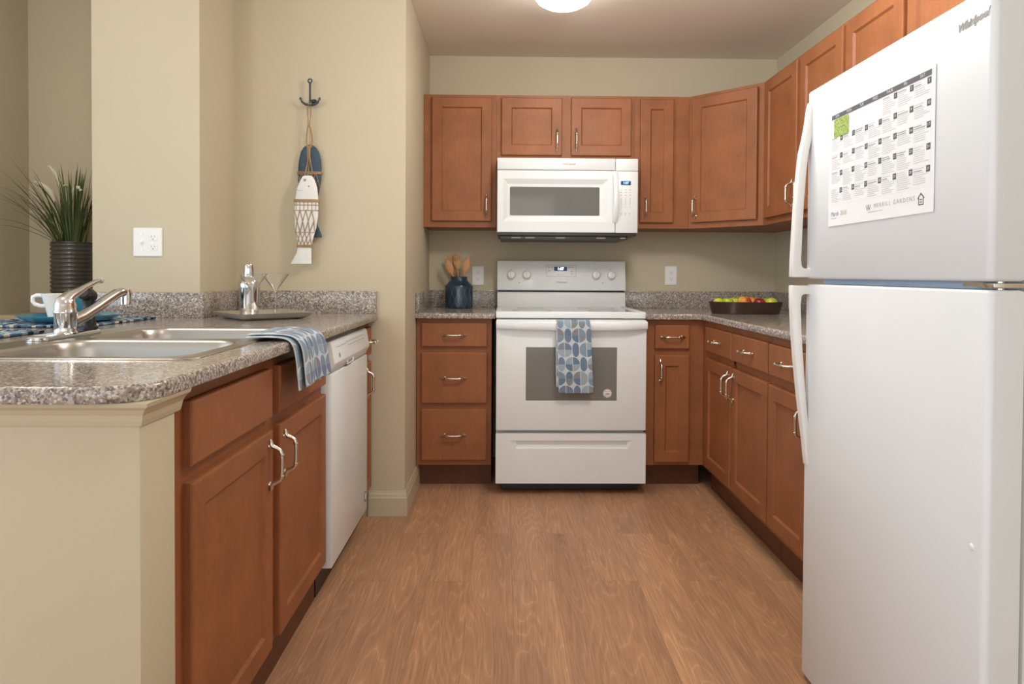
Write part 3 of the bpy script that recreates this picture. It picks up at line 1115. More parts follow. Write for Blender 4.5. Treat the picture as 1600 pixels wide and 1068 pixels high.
mb.loft([rr(-0.379, 0.2565, 1.3336, 1.6670, -0.404), rr(-0.379, 0.2565, 1.3336, 1.6670, Y0 + .004), rr(-0.376, 0.2545, 1.3366, 1.664, Y0),
         rr(-0.346, 0.218, 1.392, 1.621, Y0), rr(-0.322, 0.190, 1.416, 1.594, Y0 + 0.010), rr(-0.311, 0.174, 1.424, 1.581, Y0 + 0.011)],
        True, True, True, False)
dr_ = mw(mb, 'door', M_white)
mb = MB().prism([(x, z) for x, z in rrect(-0.310, 0.173, 1.426, 1.579, 0.006, 4)], 'y', Y0 + 0.0085, Y0 + 0.016)
mw(mb, 'door_window', M_glass_micro, dr_)
mb = MB()
rings = []
for i in range(17):
    t = i / 16
    z = 1.388 + t * 0.277
    bow = math.sin(PI * t)
    yb = Y0 - 0.004 - 0.030 * bow ** 0.7
    xs = 0.255 + 0.004 * bow
    wd = 0.0135
    rings.append([(xs - wd, yb + .012, z), (xs - wd, yb + .003, z), (xs - wd + .004, yb, z), (xs + wd - .004, yb, z), (xs + wd, yb + .003, z), (xs + wd, yb + .012, z)])
mb.loft(rings, True, True, True, True)
mw(mb, 'door_handle', M_white, dr_)
mb = MB()
mb.box(0.2585, 0.379, Y0, -0.404, 1.3336, 1.6655, 0.003)
cp = mw(mb, 'control_panel', M_white)
mb = MB().box(0.286, 0.3405, Y0 - 0.0008, Y0 + 0.002, 1.5905, 1.6125)
ds = mw(mb, 'clock_display', M_display, cp)
mb = MB().text('1:07', 0.018, face_y(0.3135, Y0 - 0.0014, 1.6015), bold=0.0004)
mw(mb, 'clock_digits', m_emit('dim_blue_digits', (0.25, 0.55, 1.0), 1.2), ds)
mb = MB()
for j, z in enumerate((1.566, 1.551, 1.536, 1.512, 1.499, 1.486, 1.474, 1.438, 1.430)):
    for i in range(3):
        x = 0.289 + i * 0.024
        wd = 0.009 if j in (0, 1, 2, 7) else 0.004
        mb.box(x - wd / 2, x + wd / 2, Y0 - 0.0006, Y0 + 0.001, z - 0.0012, z + 0.0012)
for i, s in enumerate('123456789'):
    mb.text(s, 0.009, face_y(0.289 + (i % 3) * 0.024, Y0 - 0.0006, 1.5185 - (i // 3) * 0.0127))
mw(mb, 'keypad_lettering', M_grey_print, cp)

# ------------------------------------------------------------------ dishwasher
root = thing('dishwasher', 'white dishwasher with angled control console, under the sink counter', 'dishwasher', (-1.20, -1.497, 0))


def dw(mb, name, mats, parent=root):
    o = mb.build(name, mats, parent)
    o.location = (1.20, 1.497, 0) if parent is root else (0, 0, 0)
    return o


ya, yb = -1.799, -1.201
mb = MB().box(-1.52, -0.967, ya + .004, yb - .004, 0.105, 0.893)
dw(mb, 'tub', M_white)
mb = MB().box(-0.994, -0.978, ya + .004, yb - .004, 0.0, 0.105)
dw(mb, 'kick_plate', M_blacktrim)
mb = MB().box(-0.966, -0.9215, ya, yb, 0.101, 0.764, 0.004)
dd = dw(mb, 'door_panel', M_white)
mb = MB()
mb.prism([(-0.966, 0.768), (-0.928, 0.768), (-0.9115, 0.800), (-0.9125, 0.806), (-0.923, 0.868), (-0.931, 0.877), (-0.966, 0.877)], 'y', ya, yb, 0.003)
cs = dw(mb, 'control_console', M_white)
mb = MB()
mb.box(-0.9135, -0.9108, -1.585, -1.500, 0.772, 0.796, 0.001, mat=0, M=Matrix.Translation((-0.0085, 0, 0)))
mb.tube([(-0.917, -1.590, 0.790), (-0.917, -1.588, 0.776), (-0.920, -1.575, 0.773), (-0.920, -1.51, 0.773), (-0.917, -1.497, 0.776), (-0.917, -1.495, 0.790)], 0.003, 8, 1)
dw(mb, 'latch_grip', [M_grey_print, M_white], cs)
mb = MB()
tl = math.atan2(0.0105, 0.062)


def csx(z):
    return -0.9125 - (z - 0.806) * 0.0105 / 0.062 + 0.0004


for y0, y1, z in ((-1.74, -1.60, 0.852), (-1.60, -1.30, 0.856)):
    mb.box(y0 - (y0 + y1) / 2, (y1 - y0) / 2, -0.0008, 0.0008, 0, 0.0004, M=face_px(csx(z), (y0 + y1) / 2, z, -tl))
for k in range(9):
    y = -1.56 + k * 0.032
    mb.box(-0.007, 0.007, -0.002, 0.002, 0, 0.0004, M=face_px(csx(0.842), y, 0.842, -tl))
    mb.box(-0.004, 0.004, -0.001, 0.001, 0, 0.0004, M=face_px(csx(0.832), y, 0.832, -tl))
disc(mb, 0.009, face_px(csx(0.822), -1.715, 0.822, -tl))
dw(mb, 'console_markings', M_grey_print, cs)
mb = MB()
disc(mb, 0.022, face_px(-0.9217, -1.235, 0.165), 0)
disc(mb, 0.015, face_px(-0.9212, -1.235, 0.165), 1)
dw(mb, 'round_sticker', [M_dkprint, M_plastic], dd)

# ------------------------------------------------------------------ refrigerator
XF = 0.491
YN, YFAR = -2.970, -2.255
root = thing('refrigerator', 'tall white top-freezer refrigerator with a calendar on its freezer door', 'refrigerator', (0.90, -2.61, 0))


def fr(mb, name, mats, parent=root):
    o = mb.build(name, mats, parent)
    o.location = (-0.90, 2.61, 0) if parent is root else (0, 0, 0)
    return o


mb = MB()
mb.box(XF + 0.072, 1.26, YN + 0.004, YFAR - 0.004, 0.03, 1.600, 0.006)
fr(mb, 'cabinet_body', M_white)
mb = MB()
mb.box(XF + 0.100, 1.20, YN + 0.02, YFAR - 0.02, 0.0, 0.03)
fr(mb, 'base_grille', M_blacktrim)


def fdoor(z0, z1):
    n = 10
    sec = [(XF + 0.062, YFAR), ]
    # slightly crowned front, rounded vertical corners
    R_ = 0.012
    for i in range(n + 1):
        a = PI / 2 * i / n
        sec.append((XF + R_ - R_ * math.sin(a), YFAR - R_ + R_ * math.cos(a)))
    for i in range(n + 1):
        a = PI / 2 * i / n
        sec.append((XF + R_ - R_ * math.cos(a), YN + R_ - R_ * math.sin(a)))
    sec.append((XF + 0.062, YN))
    m_ = MB()
    cx_, cy_ = XF + 0.035, (YN + YFAR) / 2

    def shr(d_):
        return [(cx_ + (x - cx_) * (1 - d_ / 0.035), cy_ + (y - cy_) * (1 - d_ / 0.36)) for x, y in sec]
    m_.loft([[(*p, z0) for p in shr(0.006)], [(*p, z0 + 0.002) for p in shr(0.002)], [(*p, z0 + 0.006) for p in sec],
             [(*p, z1 - 0.006) for p in sec], [(*p, z1 - 0.002) for p in shr(0.002)], [(*p, z1) for p in shr(0.006)]], True, True, True, True)
    return m_


fz = fr(fdoor(1.1015, 1.610), 'freezer_door', M_white_tex)
fd = fr(fdoor(0.012, 1.0865), 'fresh_food_door', M_white_tex)
for nm, z0, z1, par in (('door_gasket', 1.105, 1.605, fz), ('door_gasket', 0.02, 1.082, fd)):
    fr(MB().box(XF + 0.062, XF + 0.0725, YN + 0.012, YFAR - 0.012, z0, z1), nm, M_gasket, par)
mb = MB()
mb.box(XF + 0.045, XF + 0.075, YN + 0.03, YFAR - 0.012, 1.0870, 1.1010)
fr(mb, 'divider_rail', plain('pale_blue_white_enamel', (0.55, 0.65, 0.78), 0.4))
mb = MB()
mb.box(XF + 0.010, XF + 0.090, YN + 0.003, YN + 0.032, 1.0895, 1.0985, 0.0015)
mb.lathe([(0.006, 0), (0.006, 0.0145)], 12, (XF + 0.03, YN + 0.015, 1.0868))
mb.lathe([(0.011, 0), (0.011, 0.035), (0.006, 0.036)], 12, (XF + 0.085, YN + 0.008, 1.078))
mb.box(XF + 0.012, XF + 0.02, YN + 0.032, YN + 0.085, 1.092, 1.099)
fr(mb, 'centre_hinge', M_nickel)
# handles: a flat grip that leaves the door and ends in a foot at the door gap
Yh0, Yh1 = YFAR - 0.030, YFAR - 0.004


def fhandle(zs, flip):
    """side outline from stations (z, outer x, inner x); the last station is the foot end"""
    s_ = -1 if flip else 1
    zf = zs[-1][0]
    zi = zf + s_ * 0.024
    outer = [(xo, z) for z, xo, xi in zs]
    inner = [(xi, z) for z, xo, xi in zs if (z - zi) * s_ > 0.012]
    inner[-1] = (XF - .024, inner[-1][1])
    ol = outer + [(XF + .006, zf), (XF + .006, zi), (XF - .016, zi), (XF - .0215, zi + s_ * 0.005)] + inner[::-1]
    m_ = MB()
    m_.prism(ol, 'y', Yh0, Yh1, 0.0032)
    return m_


up_ = [(1.580, XF - .003, XF + .005), (1.56, XF - .008, XF + .005), (1.52, XF - .013, XF + .004), (1.48, XF - .020, XF + .001), (1.44, XF - .029, XF - .008), (1.38, XF - .035, XF - .014),
       (1.30, XF - .041, XF - .019), (1.22, XF - .045, XF - .022), (1.15, XF - .048, XF - .024), (1.105, XF - .049, XF - .020)]
o = fr(fhandle(up_, False), 'door_handle', M_plastic, fz)
dn_ = [(0.592, XF - .003, XF + .005), (0.62, XF - .006, XF + .005), (0.66, XF - .010, XF + .004), (0.71, XF - .017, XF + .001), (0.78, XF - .026, XF - .007), (0.88, XF - .037, XF - .015),
       (0.96, XF - .044, XF - .021), (1.03, XF - .048, XF - .024), (1.083, XF - .049, XF - .020)]
o = fr(fhandle(dn_, True), 'door_handle', M_plastic, fd)
mb = MB().text('Whirlpool', 0.0195, face_mx(XF - 0.0004, -2.917, 1.5625, math.radians(3)), shear=0.35, bold=0.0006, ext=0.0006)
fr(mb, 'badge', plain('silver_badge', (0.42, 0.42, 0.42), 0.3, 0.5), fz)
mb = MB()
mb.lathe([(0.006, 0), (0.005, 0.002), (0.0005, 0.003)], 16, M=face_mx(XF, -2.937, 0.632))
fr(mb, 'door_plug', M_plastic, fd)
# ------------------------------------------------------------------ calendar on the freezer door
PX = XF - 0.0012
root = thing('calendar', 'printed March calendar sheet with a green picture, on the freezer door', 'calendar', (PX, -2.603, 1.235))


def cl(mb, name, mats):
    o = mb.build(name, mats, root)
    o.location = (-PX, 2.603, -1.235)
    return o


def wav(y, z):
    # paper lies flat, its lower edge and far corner lift a little
    return 0.0007 * math.sin((y + 2.39) * 31) * max(0, (1.29 - z) / 0.055) ** 2


mb = MB()
ny, nz = 24, 16
vs, fs = [], []
for sft in (0, 0.0004):
    for j in range(nz + 1):
        for i in range(ny + 1):
            y = -2.387 - 0.430 * i / ny
            z = 1.5195 - 0.285 * j / nz
            vs.append((PX - abs(wav(y, z)) - 0.0002 + sft, y, z))
o1 = (ny + 1) * (nz + 1)
for j in range(nz):
    for i in range(ny):
        a = j * (ny + 1) + i
        fs += [[a, a + 1, a + ny + 2, a + ny + 1], [o1 + a, o1 + a + ny + 1, o1 + a + ny + 2, o1 + a + 1]]
mb.add(vs, fs, False)
cl(mb, 'paper_sheet', plain('white_paper', (0.80, 0.82, 0.85), 0.7, 0, 0, 0.01))
TX = PX - 0.0005


def pc(mb, y, z, wd, ht, mat=0, dx=0.0):
    """printed bar whose left end is at y"""
    mb.add([(TX - dx, y, z), (TX - dx, y - wd, z), (TX - dx, y - wd, z - ht), (TX - dx, y, z - ht)], [[0, 1, 2, 3]], False, mat)


GY, GZ, CWD, RHT = -2.400, 1.4995, 0.0578, 0.0428
mb = MB()
pc(mb, GY, 1.5125, 0.4046, 0.0115)
hd_ = cl(mb, 'header_bar', plain('slate_print', (0.10, 0.10, 0.12), 0.6))
M_paperwhite = plain('paper_white_print', (0.8, 0.8, 0.8), 0.7)
for i, s in enumerate(('SUN', 'MON', 'TUE', 'WED', 'THUR', 'FRI', 'SAT')):
    cl(MB().text(s, 0.0095, face_mx(TX - 0.0003, GY - CWD * (i + 0.5), 1.5067)), 'weekday_lettering', M_paperwhite)
M_charcoal = plain('charcoal_print', (0.075, 0.078, 0.09), 0.6)
mb3 = MB()
rnd = random.Random(5)
for dnum in range(1, 32):
    k = dnum + 3
    r_, c_ = divmod(k, 7)
    y = GY - CWD * c_
    z = GZ - RHT * r_
    mb2 = MB()
    pc(mb2, y - CWD + 0.0135, z - 0.0012, 0.0125, 0.0125)
    mb2.text(str(dnum), 0.0088, face_mx(TX - 0.0003, y - CWD + 0.0135 - 0.00625, z - 0.0075), 1)
    cl(mb2, 'date_square', [M_charcoal, M_paperwhite])
    nl = rnd.randint(7, 9)
    for q in range(nl):
        wd = CWD * (rnd.uniform(0.35, 0.66) if q < 3 else rnd.uniform(0.5, 0.88))
        bold = q < 2 and rnd.random() < .5
        pc(mb3, y - 0.0025, z - 0.003 - q * 0.0043, wd, 0.0019 if bold else 0.0011, 1 if bold else 0)
for c_ in range(8):
    pc(mb3, GY - CWD * c_, GZ, 0.0003, RHT * 5, 2)
for r_ in range(6):
    pc(mb3, GY, GZ - RHT * r_, CWD * 7, 0.0003, 2)
cl(mb3, 'entry_lines', [plain('pale_grey_print', (0.52, 0.52, 0.53), 0.7), plain('mid_grey_print', (0.33, 0.33, 0.34), 0.7), plain('hairline_grey', (0.66, 0.66, 0.68), 0.7)])
# small green picture with a stamp edge
mb = MB()
ol = []
a0, a1, b0, b1 = -2.413, -2.485, 1.455, 1.499
nn = 11
for i in range(nn):
    ol.append((a0 + (a1 - a0) * i / nn, b0 - (0.0012 if i % 2 else 0)))
for i in range(9):
    ol.append((a1 - (0.0015 if i % 2 else 0), b0 + (b1 - b0) * i / 9))
for i in range(nn):
    ol.append((a1 + (a0 - a1) * i / nn, b1 + (0.0012 if i % 2 else 0)))
for i in range(9):
    ol.append((a0 + (0.0015 if i % 2 else 0), b1 + (b0 - b1) * i / 9))
mb.fill([[(TX - 0.0003, y, z) for y, z in ol]])
t = NT('green_foliage_print', 0.7, 0, (0.3, 0.5, 0.1))
n_ = t.noise(t.coord((1, 1, 1)), 190.0, 4.0, 0.7)
t.color(t.ramp(n_, [(0.34, lin((80, 120, 50))), (0.47, lin((130, 165, 70))), (0.56, lin((180, 186, 96))), (0.66, lin((170, 205, 190)))]))
cl(mb, 'green_picture', t.m)
mb = MB()
mb.text('March', 0.0165, face_mx(TX - 0.0003, -2.402, 1.264), 0, 'LEFT', spacing=.95)
mb.text('2018', 0.0165, face_mx(TX - 0.0003, -2.449, 1.264), 1, 'LEFT', spacing=.95)
for q in range(1):
    pc(mb, -2.402, 1.2545, 0.028, 0.0022, 2)
mb.text('MERRILL GARDENS', 0.0135, face_mx(TX - 0.0003, -2.602, 1.2665), 3, 'LEFT', spacing=1.42)
for yy in (-2.575, -2.5835):
    for s in (-1, 1):
        a = Matrix.Rotation(s * 0.42, 4, 'Z')
        mb.box(-0.0008, 0.0008, -0.0068, 0.0068, 0, 0.0001, mat=0, M=face_mx(TX - 0.0003, yy + s * 0.0027, 1.2655) @ a)
pc(mb, -2.578, 1.255, 0.062, 0.0016, 2)
hy, hz = -2.776, 1.262
mb.add([(TX, hy + .011, hz + .004), (TX, hy, hz + .014), (TX, hy - .011, hz + .004), (TX, hy - .011, hz + .001), (TX, hy, hz + .010), (TX, hy + .011, hz + .001)], [[0, 1, 4, 5], [1, 2, 3, 4]], False, 4)
for (u0, u1, v0, v1) in ((.0085, .006, -.011, .004), (-.006, -.0085, -.011, .004), (.0085, -.0085, -.011, -.0085), (.004, -.004, -.001, .001), (.004, -.004, -.006, -.004)):
    mb.add([(TX, hy + u0, hz + v0), (TX, hy + u1, hz + v0), (TX, hy + u1, hz + v1), (TX, hy + u0, hz + v1)], [[0, 1, 2, 3]], False, 4)
cl(mb, 'footer_lettering', [M_grey_print, plain('tan_print', (0.62, 0.52, 0.36), 0.7), plain('faint_grey_print', (0.5, 0.5, 0.5), 0.7), plain('light_grey_print', (0.42, 0.42, 0.43), 0.7), M_dkprint])

# ------------------------------------------------------------------ towels


def towel(root, name, path, y_of, width, nu, uvscale, thick, axis='y', ripple=None, subdiv=True):
    """path: list of (p, z); sheet runs along path, width along the other axis"""
    P = [Vector(p) for p in path]
    ln = [0.0]
    for a, b in zip(P, P[1:]):
        ln.append(ln[-1] + (b - a).length)
    mb = MB()
    vs, uvs, fs = [], [], []
    for i, p in enumerate(P):
        for j in range(nu + 1):
            q = j / nu
            s = y_of(q, ln[i])
            d_ = ripple(q, ln[i]) if ripple else 0.0
            vs.append((s, p.x + d_, p.y) if axis == 'y' else (p.x + d_, s, p.y))
            uvs.append((q * width / uvscale, ln[i] / uvscale))
    for i in range(len(P) - 1):
        for j in range(nu):
            a = i * (nu + 1) + j
            fs.append([a, a + 1, a + nu + 2, a + nu + 1])
    mb.add(vs, fs, True, 0, uvs=uvs)
    o = mb.build(name, M_towel, root)
    m_ = o.modifiers.new('thickness', 'SOLIDIFY')
    m_.thickness = thick
    m_.offset = 0
    if subdiv:
        m2 = o.modifiers.new('smooth', 'SUBSURF')
        m2.levels = m2.render_levels = 1
    return o


# over the oven handle
root = thing('dish_towel', 'folded blue and white circle-print towel hanging on the oven handle', 'towel', (0, 0, 0))
path = [(-0.723, 0.60 + 0.02 * k) for k in range(13)]
path += [(-0.7245, 0.862), (-0.729, 0.876), (-0.740, 0.8835), (-0.750, 0.8835), (-0.762, 0.881), (-0.7695, 0.872), (-0.7715, 0.85)]
path += [(-0.7715 + 0.003 * math.sin(k * .5), 0.85 - 0.0205 * k) for k in range(1, 17)]


def yo(q, s):
    f = max(0.0, s - 0.30) / 0.36
    return -0.080 + q * 0.165 + f * (0.012 + q * 0.008)


towel(root, 'front_fold', path, yo, 0.165, 16, 0.0705, 0.004, ripple=lambda q, s: 0.0025 * math.sin(q * 9 + s * 4) if s > .34 else 0)
path2 = [(-0.7650, 0.872), (-0.7655, 0.85)] + [(-0.7655 + 0.0015 * math.sin(k * .7), 0.85 - 0.0215 * k) for k in range(1, 15)]
towel(root, 'rear_fold', path2, lambda q, s: -0.083 + q * 0.155 + s * 0.028 - (0.006 if q < .2 else 0) * s / .3, 0.155, 12, 0.0705, 0.004)

# over the sink counter edge
root = thing('dish_towel', 'blue and white circle-print towel draped over the sink counter edge', 'towel', (0, 0, 0))
pth = [(-1.022, ZP + .0165), (-1.01, ZP + .018), (-1.00, ZP + .0185), (-0.98, ZP + .019), (-0.96, ZP + .019), (-0.935, ZP + .018), (-0.912, ZP + .015), (-0.897, ZP + .007), (-0.888, ZP - .008),
       (-0.884, ZP - .03), (-0.882, ZP - .055), (-0.881, ZP - .08), (-0.880, ZP - .10), (-0.879, ZP - .116), (-0.879, ZP - .130)]


def yo2(q, s):
    drop = max(0, s - 0.12) / 0.14
    return -2.285 + q * 0.225 + drop * (0.020 + 0.040 * q) - (1 - min(1, s / .15)) * 0.02 * (1 - q)


towel(root, 'upper_fold', pth, yo2, 0.235, 14, 0.066, 0.006, axis='x', ripple=lambda q, s: 0.006 * math.sin(q * 7.0 + 0.8) * min(1, max(0, (s - .10) / .05)))
pth2 = [(x - (0.0 if i < 6 else 0.008 * min(1, (i - 5) / 3)), z - 0.0065) for i, (x, z) in enumerate(pth)]
pth2 = [(x, z) for x, z in pth2[:-1]] + [(-0.888, ZP - 0.137)]
towel(root, 'lower_fold', pth2, lambda q, s: yo2(q, s) - 0.012 - (0.012 if s > .15 else 0.012 * s / .15), 0.20, 14, 0.066, 0.005, axis='x')

# ------------------------------------------------------------------ tray, shaker, glasses
TC = (-1.305, -1.365)
A = math.radians(41)
ca_, sa_ = math.cos(A), math.sin(A)


def rq(h, z, r):
    return [(x * ca_ - y * sa_, x * sa_ + y * ca_, z) for x, y in rrect(-h, h, -h, h, r, 4)]


root = thing('serving_tray', 'square pewter tray turned cornerwise, carrying the cocktail shaker', 'tray', (TC[0], TC[1], ZP + .0006))
mb = MB()
mb.loft([rq(0.112, 0.0, .01), rq(0.118, 0.001, .01), rq(0.138, 0.011, .01), rq(0.148, 0.024, .008), rq(0.1505, 0.0255, .008), rq(0.146, 0.0245, .008), rq(0.135, 0.013, .01), rq(0.117, 0.0045, .01)],
        True, True, True, True)
mb.build('tray_body', M_pewter, root)
TZ = ZP + 0.0062
root = thing('cocktail_shaker', 'polished steel cocktail shaker on the pewter tray', 'shaker', (-1.372, -1.336, TZ))
mb = MB()
mb.lathe([(0.034, 0), (0.0355, 0.002), (0.037, 0.03), (0.0415, 0.115), (0.0425, 0.122), (0.0415, 0.124)], 36)
mb.build('beaker', M_chrome, root)
mb = MB()
mb.lathe([(0.0435, 0.120), (0.0438, 0.127), (0.042, 0.136), (0.034, 0.150), (0.0235, 0.158), (0.0225, 0.160), (0.0225, 0.166)], 36)
mb.build('strainer_lid', M_chrome, root)
mb = MB()
mb.lathe([(0.0215, 0.160), (0.022, 0.162), (0.0205, 0.200), (0.018, 0.209), (0.010, 0.2125), (0.001, 0.213)], 32)
mb.build('cap', M_chrome, root)


def martini(label, x, y):
    root = thing('martini_glass', label, 'glass', (x, y, TZ))
    mb = MB()
    t_ = 0.0011
    mb.lathe([(0.0345, 0.0), (0.0348, 0.001), (0.030, 0.002), (0.012, 0.005), (0.0045, 0.012), (0.0036, 0.03), (0.0036, 0.09), (0.005, 0.100), (0.0085, 0.1065),
              (0.0545, 0.171), (0.0550, 0.1718), (0.0542, 0.1720), (0.0075, 0.1085), (0.0008, 0.1065)], 36)
    o = mb.build('glass_body', M_clear, root)
    return root


martini('clear martini glass in front of the cocktail shaker', -1.315, -1.450)
martini('clear martini glass standing alone toward the right end of the tray', -1.268, -1.330)

# ------------------------------------------------------------------ place setting
for nm, lb, x0, x1, y0, y1 in (('placemat', 'woven blue and white placemat under the turquoise plate', -2.13, -1.70, -1.900, -1.435),
                               ('placemat', 'woven blue placemat at the left photo edge, with no dishes on it', -2.13, -1.705, -2.50, -2.075)):
    root = thing(nm, lb, 'placemat', ((x0 + x1) / 2, (y0 + y1) / 2, ZP + .0005))
    hx, hy_ = (x1 - x0) / 2, (y1 - y0) / 2
    mb = MB()
    n = 46
    # ribs run across; each rib is a soft ridge
    rings = []
    for i in range(n * 4 + 1):
        y = -hy_ + 2 * hy_ * i / (n * 4)
        z = 0.0045 + 0.0018 * abs(math.sin(PI * i / 4))
        rings.append([(-hx, y, 0), (-hx - .002, y, .002), (-hx, y, z), (hx, y, z), (hx + .002, y, .002), (hx, y, 0)])
    mb.loft(rings, True, True, True, False)
    mb.build('woven_mat', M_mat, root)
    mb = MB()
    for x in (-hx, hx):
        mb.tube([(x, -hy_, .004), (x, hy_, .004)], 0.0038, 8)
    for y in (-hy_, hy_):
        mb.tube([(-hx, y, .004), (hx, y, .004)], 0.0038, 8)
    mb.build('bound_edge', M_mat, root)
MZ = ZP + 0.0073
PXC, PYC = -1.868, -1.690
root = thing('dinner_plate', 'large turquoise plate on the blue placemat', 'plate', (PXC, PYC, MZ))
mb = MB()
mb.lathe([(0.085, 0), (0.088, 0.0), (0.095, 0.002), (0.128, 0.005), (0.156, 0.022), (0.158, 0.025), (0.155, 0.0255), (0.128, 0.0105), (0.115, 0.0078), (0.001, 0.0075)], 56)
mb.build('plate_body', M_aqua, root)
root = thing('bowl', 'turquoise bowl on the plate, behind the white cup', 'bowl', (PXC - 0.040, PYC + 0.058, MZ + 0.0082))
mb = MB()
mb.lathe([(0.033, 0.0), (0.035, 0.0), (0.038, 0.006), (0.058, 0.018), (0.078, 0.045), (0.087, 0.078), (0.088, 0.081), (0.085, 0.081), (0.075, 0.048), (0.056, 0.023), (0.001, 0.012)], 48)
mb.build('bowl_body', M_aqua, root)
root = thing('mug', 'tapered white cup with a loop handle, in front of the turquoise bowl', 'cup', (PXC + 0.012, PYC - 0.082, MZ + 0.0082))
mb = MB()
mb.lathe([(0.026, 0.0), (0.0275, 0.001), (0.034, 0.03), (0.045, 0.075), (0.050, 0.090), (0.0505, 0.0915), (0.0475, 0.0915), (0.042, 0.075), (0.031, 0.03), (0.024, 0.006), (0.001, 0.005)], 40)
mb.build('cup_body', M_mug, root)
mb = MB()
hp = [(-0.044, -0.006, 0.085), (-0.066, -0.009, 0.086), (-0.078, -0.010, 0.081), (-0.079, -0.010, 0.066), (-0.072, -0.009, 0.056), (-0.055, -0.007, 0.050), (-0.038, -0.004, 0.050)]
mb.tube(hp, [0.0055] * 7, 12, flat=1.3)
mb.build('cup_handle', M_mug, root)

# ------------------------------------------------------------------ grass plant in the alcove
PP = (-2.228, -1.098, 0.925)
root = thing('potted_grass', 'potted ornamental grass with white plumes in a ribbed black pot', 'plant', PP)
pr_ = [(0.070, 0.0), (0.076, 0.002)]
nr = 17
for i in range(nr):
    z0 = 0.006 + i * 0.0178
    pr_ += [(0.0795, z0), (0.0835, z0 + 0.004), (0.0840, z0 + 0.009), (0.0830, z0 + 0.0135), (0.0795, z0 + 0.0165)]
pr_ += [(0.0835, 0.309), (0.0835, 0.312), (0.077, 0.312), (0.075, 0.29), (0.001, 0.288)]
MB().lathe(pr_, 48).build('pot', M_pot, root)


def blade(mb, r_, base, ang, lean, ln, wd, droop, mat):
    n = 9
    d_ = Vector((math.cos(ang), math.sin(ang), 0))
    sd = Vector((-d_.y, d_.x, 0))
    p = Vector(base)
    el = PI / 2 - lean
    L_, R_, M_ = [], [], []
    for i in range(n + 1):
        t = i / n
        wv = wd * (0.7 + 0.6 * t) * (1 - t) ** 0.6 + 0.0003
        dirv = d_ * math.cos(el) + Vector((0, 0, math.sin(el)))
        nrm = dirv.cross(sd)
        L_.append(tuple(p - sd * wv))
        M_.append(tuple(p - nrm * wv * 0.35))
        R_.append(tuple(p + sd * wv))
        p = p + dirv * (ln / n)
        el -= droop / n * (0.4 + 1.2 * t)
    vs = L_ + M_ + R_
    m_ = n + 1
    fs = []
    for i in range(n):
        fs += [[i, m_ + i, m_ + i + 1, i + 1], [m_ + i, 2 * m_ + i, 2 * m_ + i + 1, m_ + i + 1]]
    mb.add(vs, fs, True, mat)


r_ = random.Random(11)
mb = MB()
for k in range(105):
    a = r_.uniform(PI * .97, 2.03 * PI) if k % 5 else r_.uniform(0, 2 * PI)
    rad = 0.058 * math.sqrt(r_.random())
    # nothing grows into the pillar or the alcove wall
    ln = r_.uniform(0.18, 0.37)
    lean = r_.uniform(0.04, 0.62) * (0.55 if math.cos(a) > 0.2 else 1.0)
    if math.sin(a) > 0.12:
        lean *= 0.2
    dro = r_.uniform(0.2, 1.2) * (1 if math.cos(a) < 0 else 0.6)
    if math.sin(a) > 0.12:
        dro *= 0.12
    blade(mb, r_, (rad * math.cos(a), rad * math.sin(a), 0.285), a, lean, ln, r_.uniform(0.0024, 0.0050), dro, 1 if r_.random() < .14 else 0)
for a, lean, ln, dro in ((PI * 1.16, .60, .34, 1.0), (PI * 1.12, .46, .38, 0.5), (PI * 1.24, .85, .30, 1.2), (PI * 1.2, .36, .40, 0.35), (PI * 1.1, .30, .38, .6), (PI * 1.3, .45, .32, 1.0), (PI * 1.22, .66, .32, .5), (PI * 1.5, .3, .34, 1.4), (PI * 1.26, 1.0, .30, 1.0)):
    blade(mb, r_, (0.03 * math.cos(a), 0.03 * math.sin(a), 0.287), a, lean, ln * 1.08, 0.0048, dro, 0)
mb.build('grass_leaves', [M_leaf, M_leaf2], root)
for a, lean, ln, hook in ((PI * 1.3, 0.10, 0.31, 0.6), (PI * 1.65, 0.16, 0.27, 1.5), (PI * 1.8, 0.22, 0.28, 1.9), (PI * 1.2, 0.24, 0.27, 0.9)):
    d_ = Vector((math.cos(a), math.sin(a), 0))
    p = Vector((0, -0.03, 0.287))
    el = PI / 2 - lean
    pts = [tuple(p)]
    for i in range(14):
        if i > 9:
            el -= hook / 4
        p = p + (d_ * math.cos(el) + Vector((0, 0, math.sin(el)))) * ln / 12
        pts.append(tuple(p))
    st = MB().tube(pts[:11], 0.0012, 6)
    so = st.build('flower_stem', M_leaf2, root)
    pm = MB().tube(pts[9:], [0.004, 0.008, 0.010, 0.009, 0.0065, 0.002][:len(pts[9:])], 8)
    rr_ = random.Random(3)
    for i in range(60):
        b = Vector(pts[9 + i % 5]).lerp(Vector(pts[min(14, 10 + i % 5)]), rr_.random())
        v = Vector((rr_.uniform(-1, 1), rr_.uniform(-1, 1), rr_.uniform(-1, .4))).normalized() * 0.010
        pm.tube([tuple(b), tuple(b + v)], [0.0012, 0.0003], 4)
    pm.build('plume', M_plume, so)

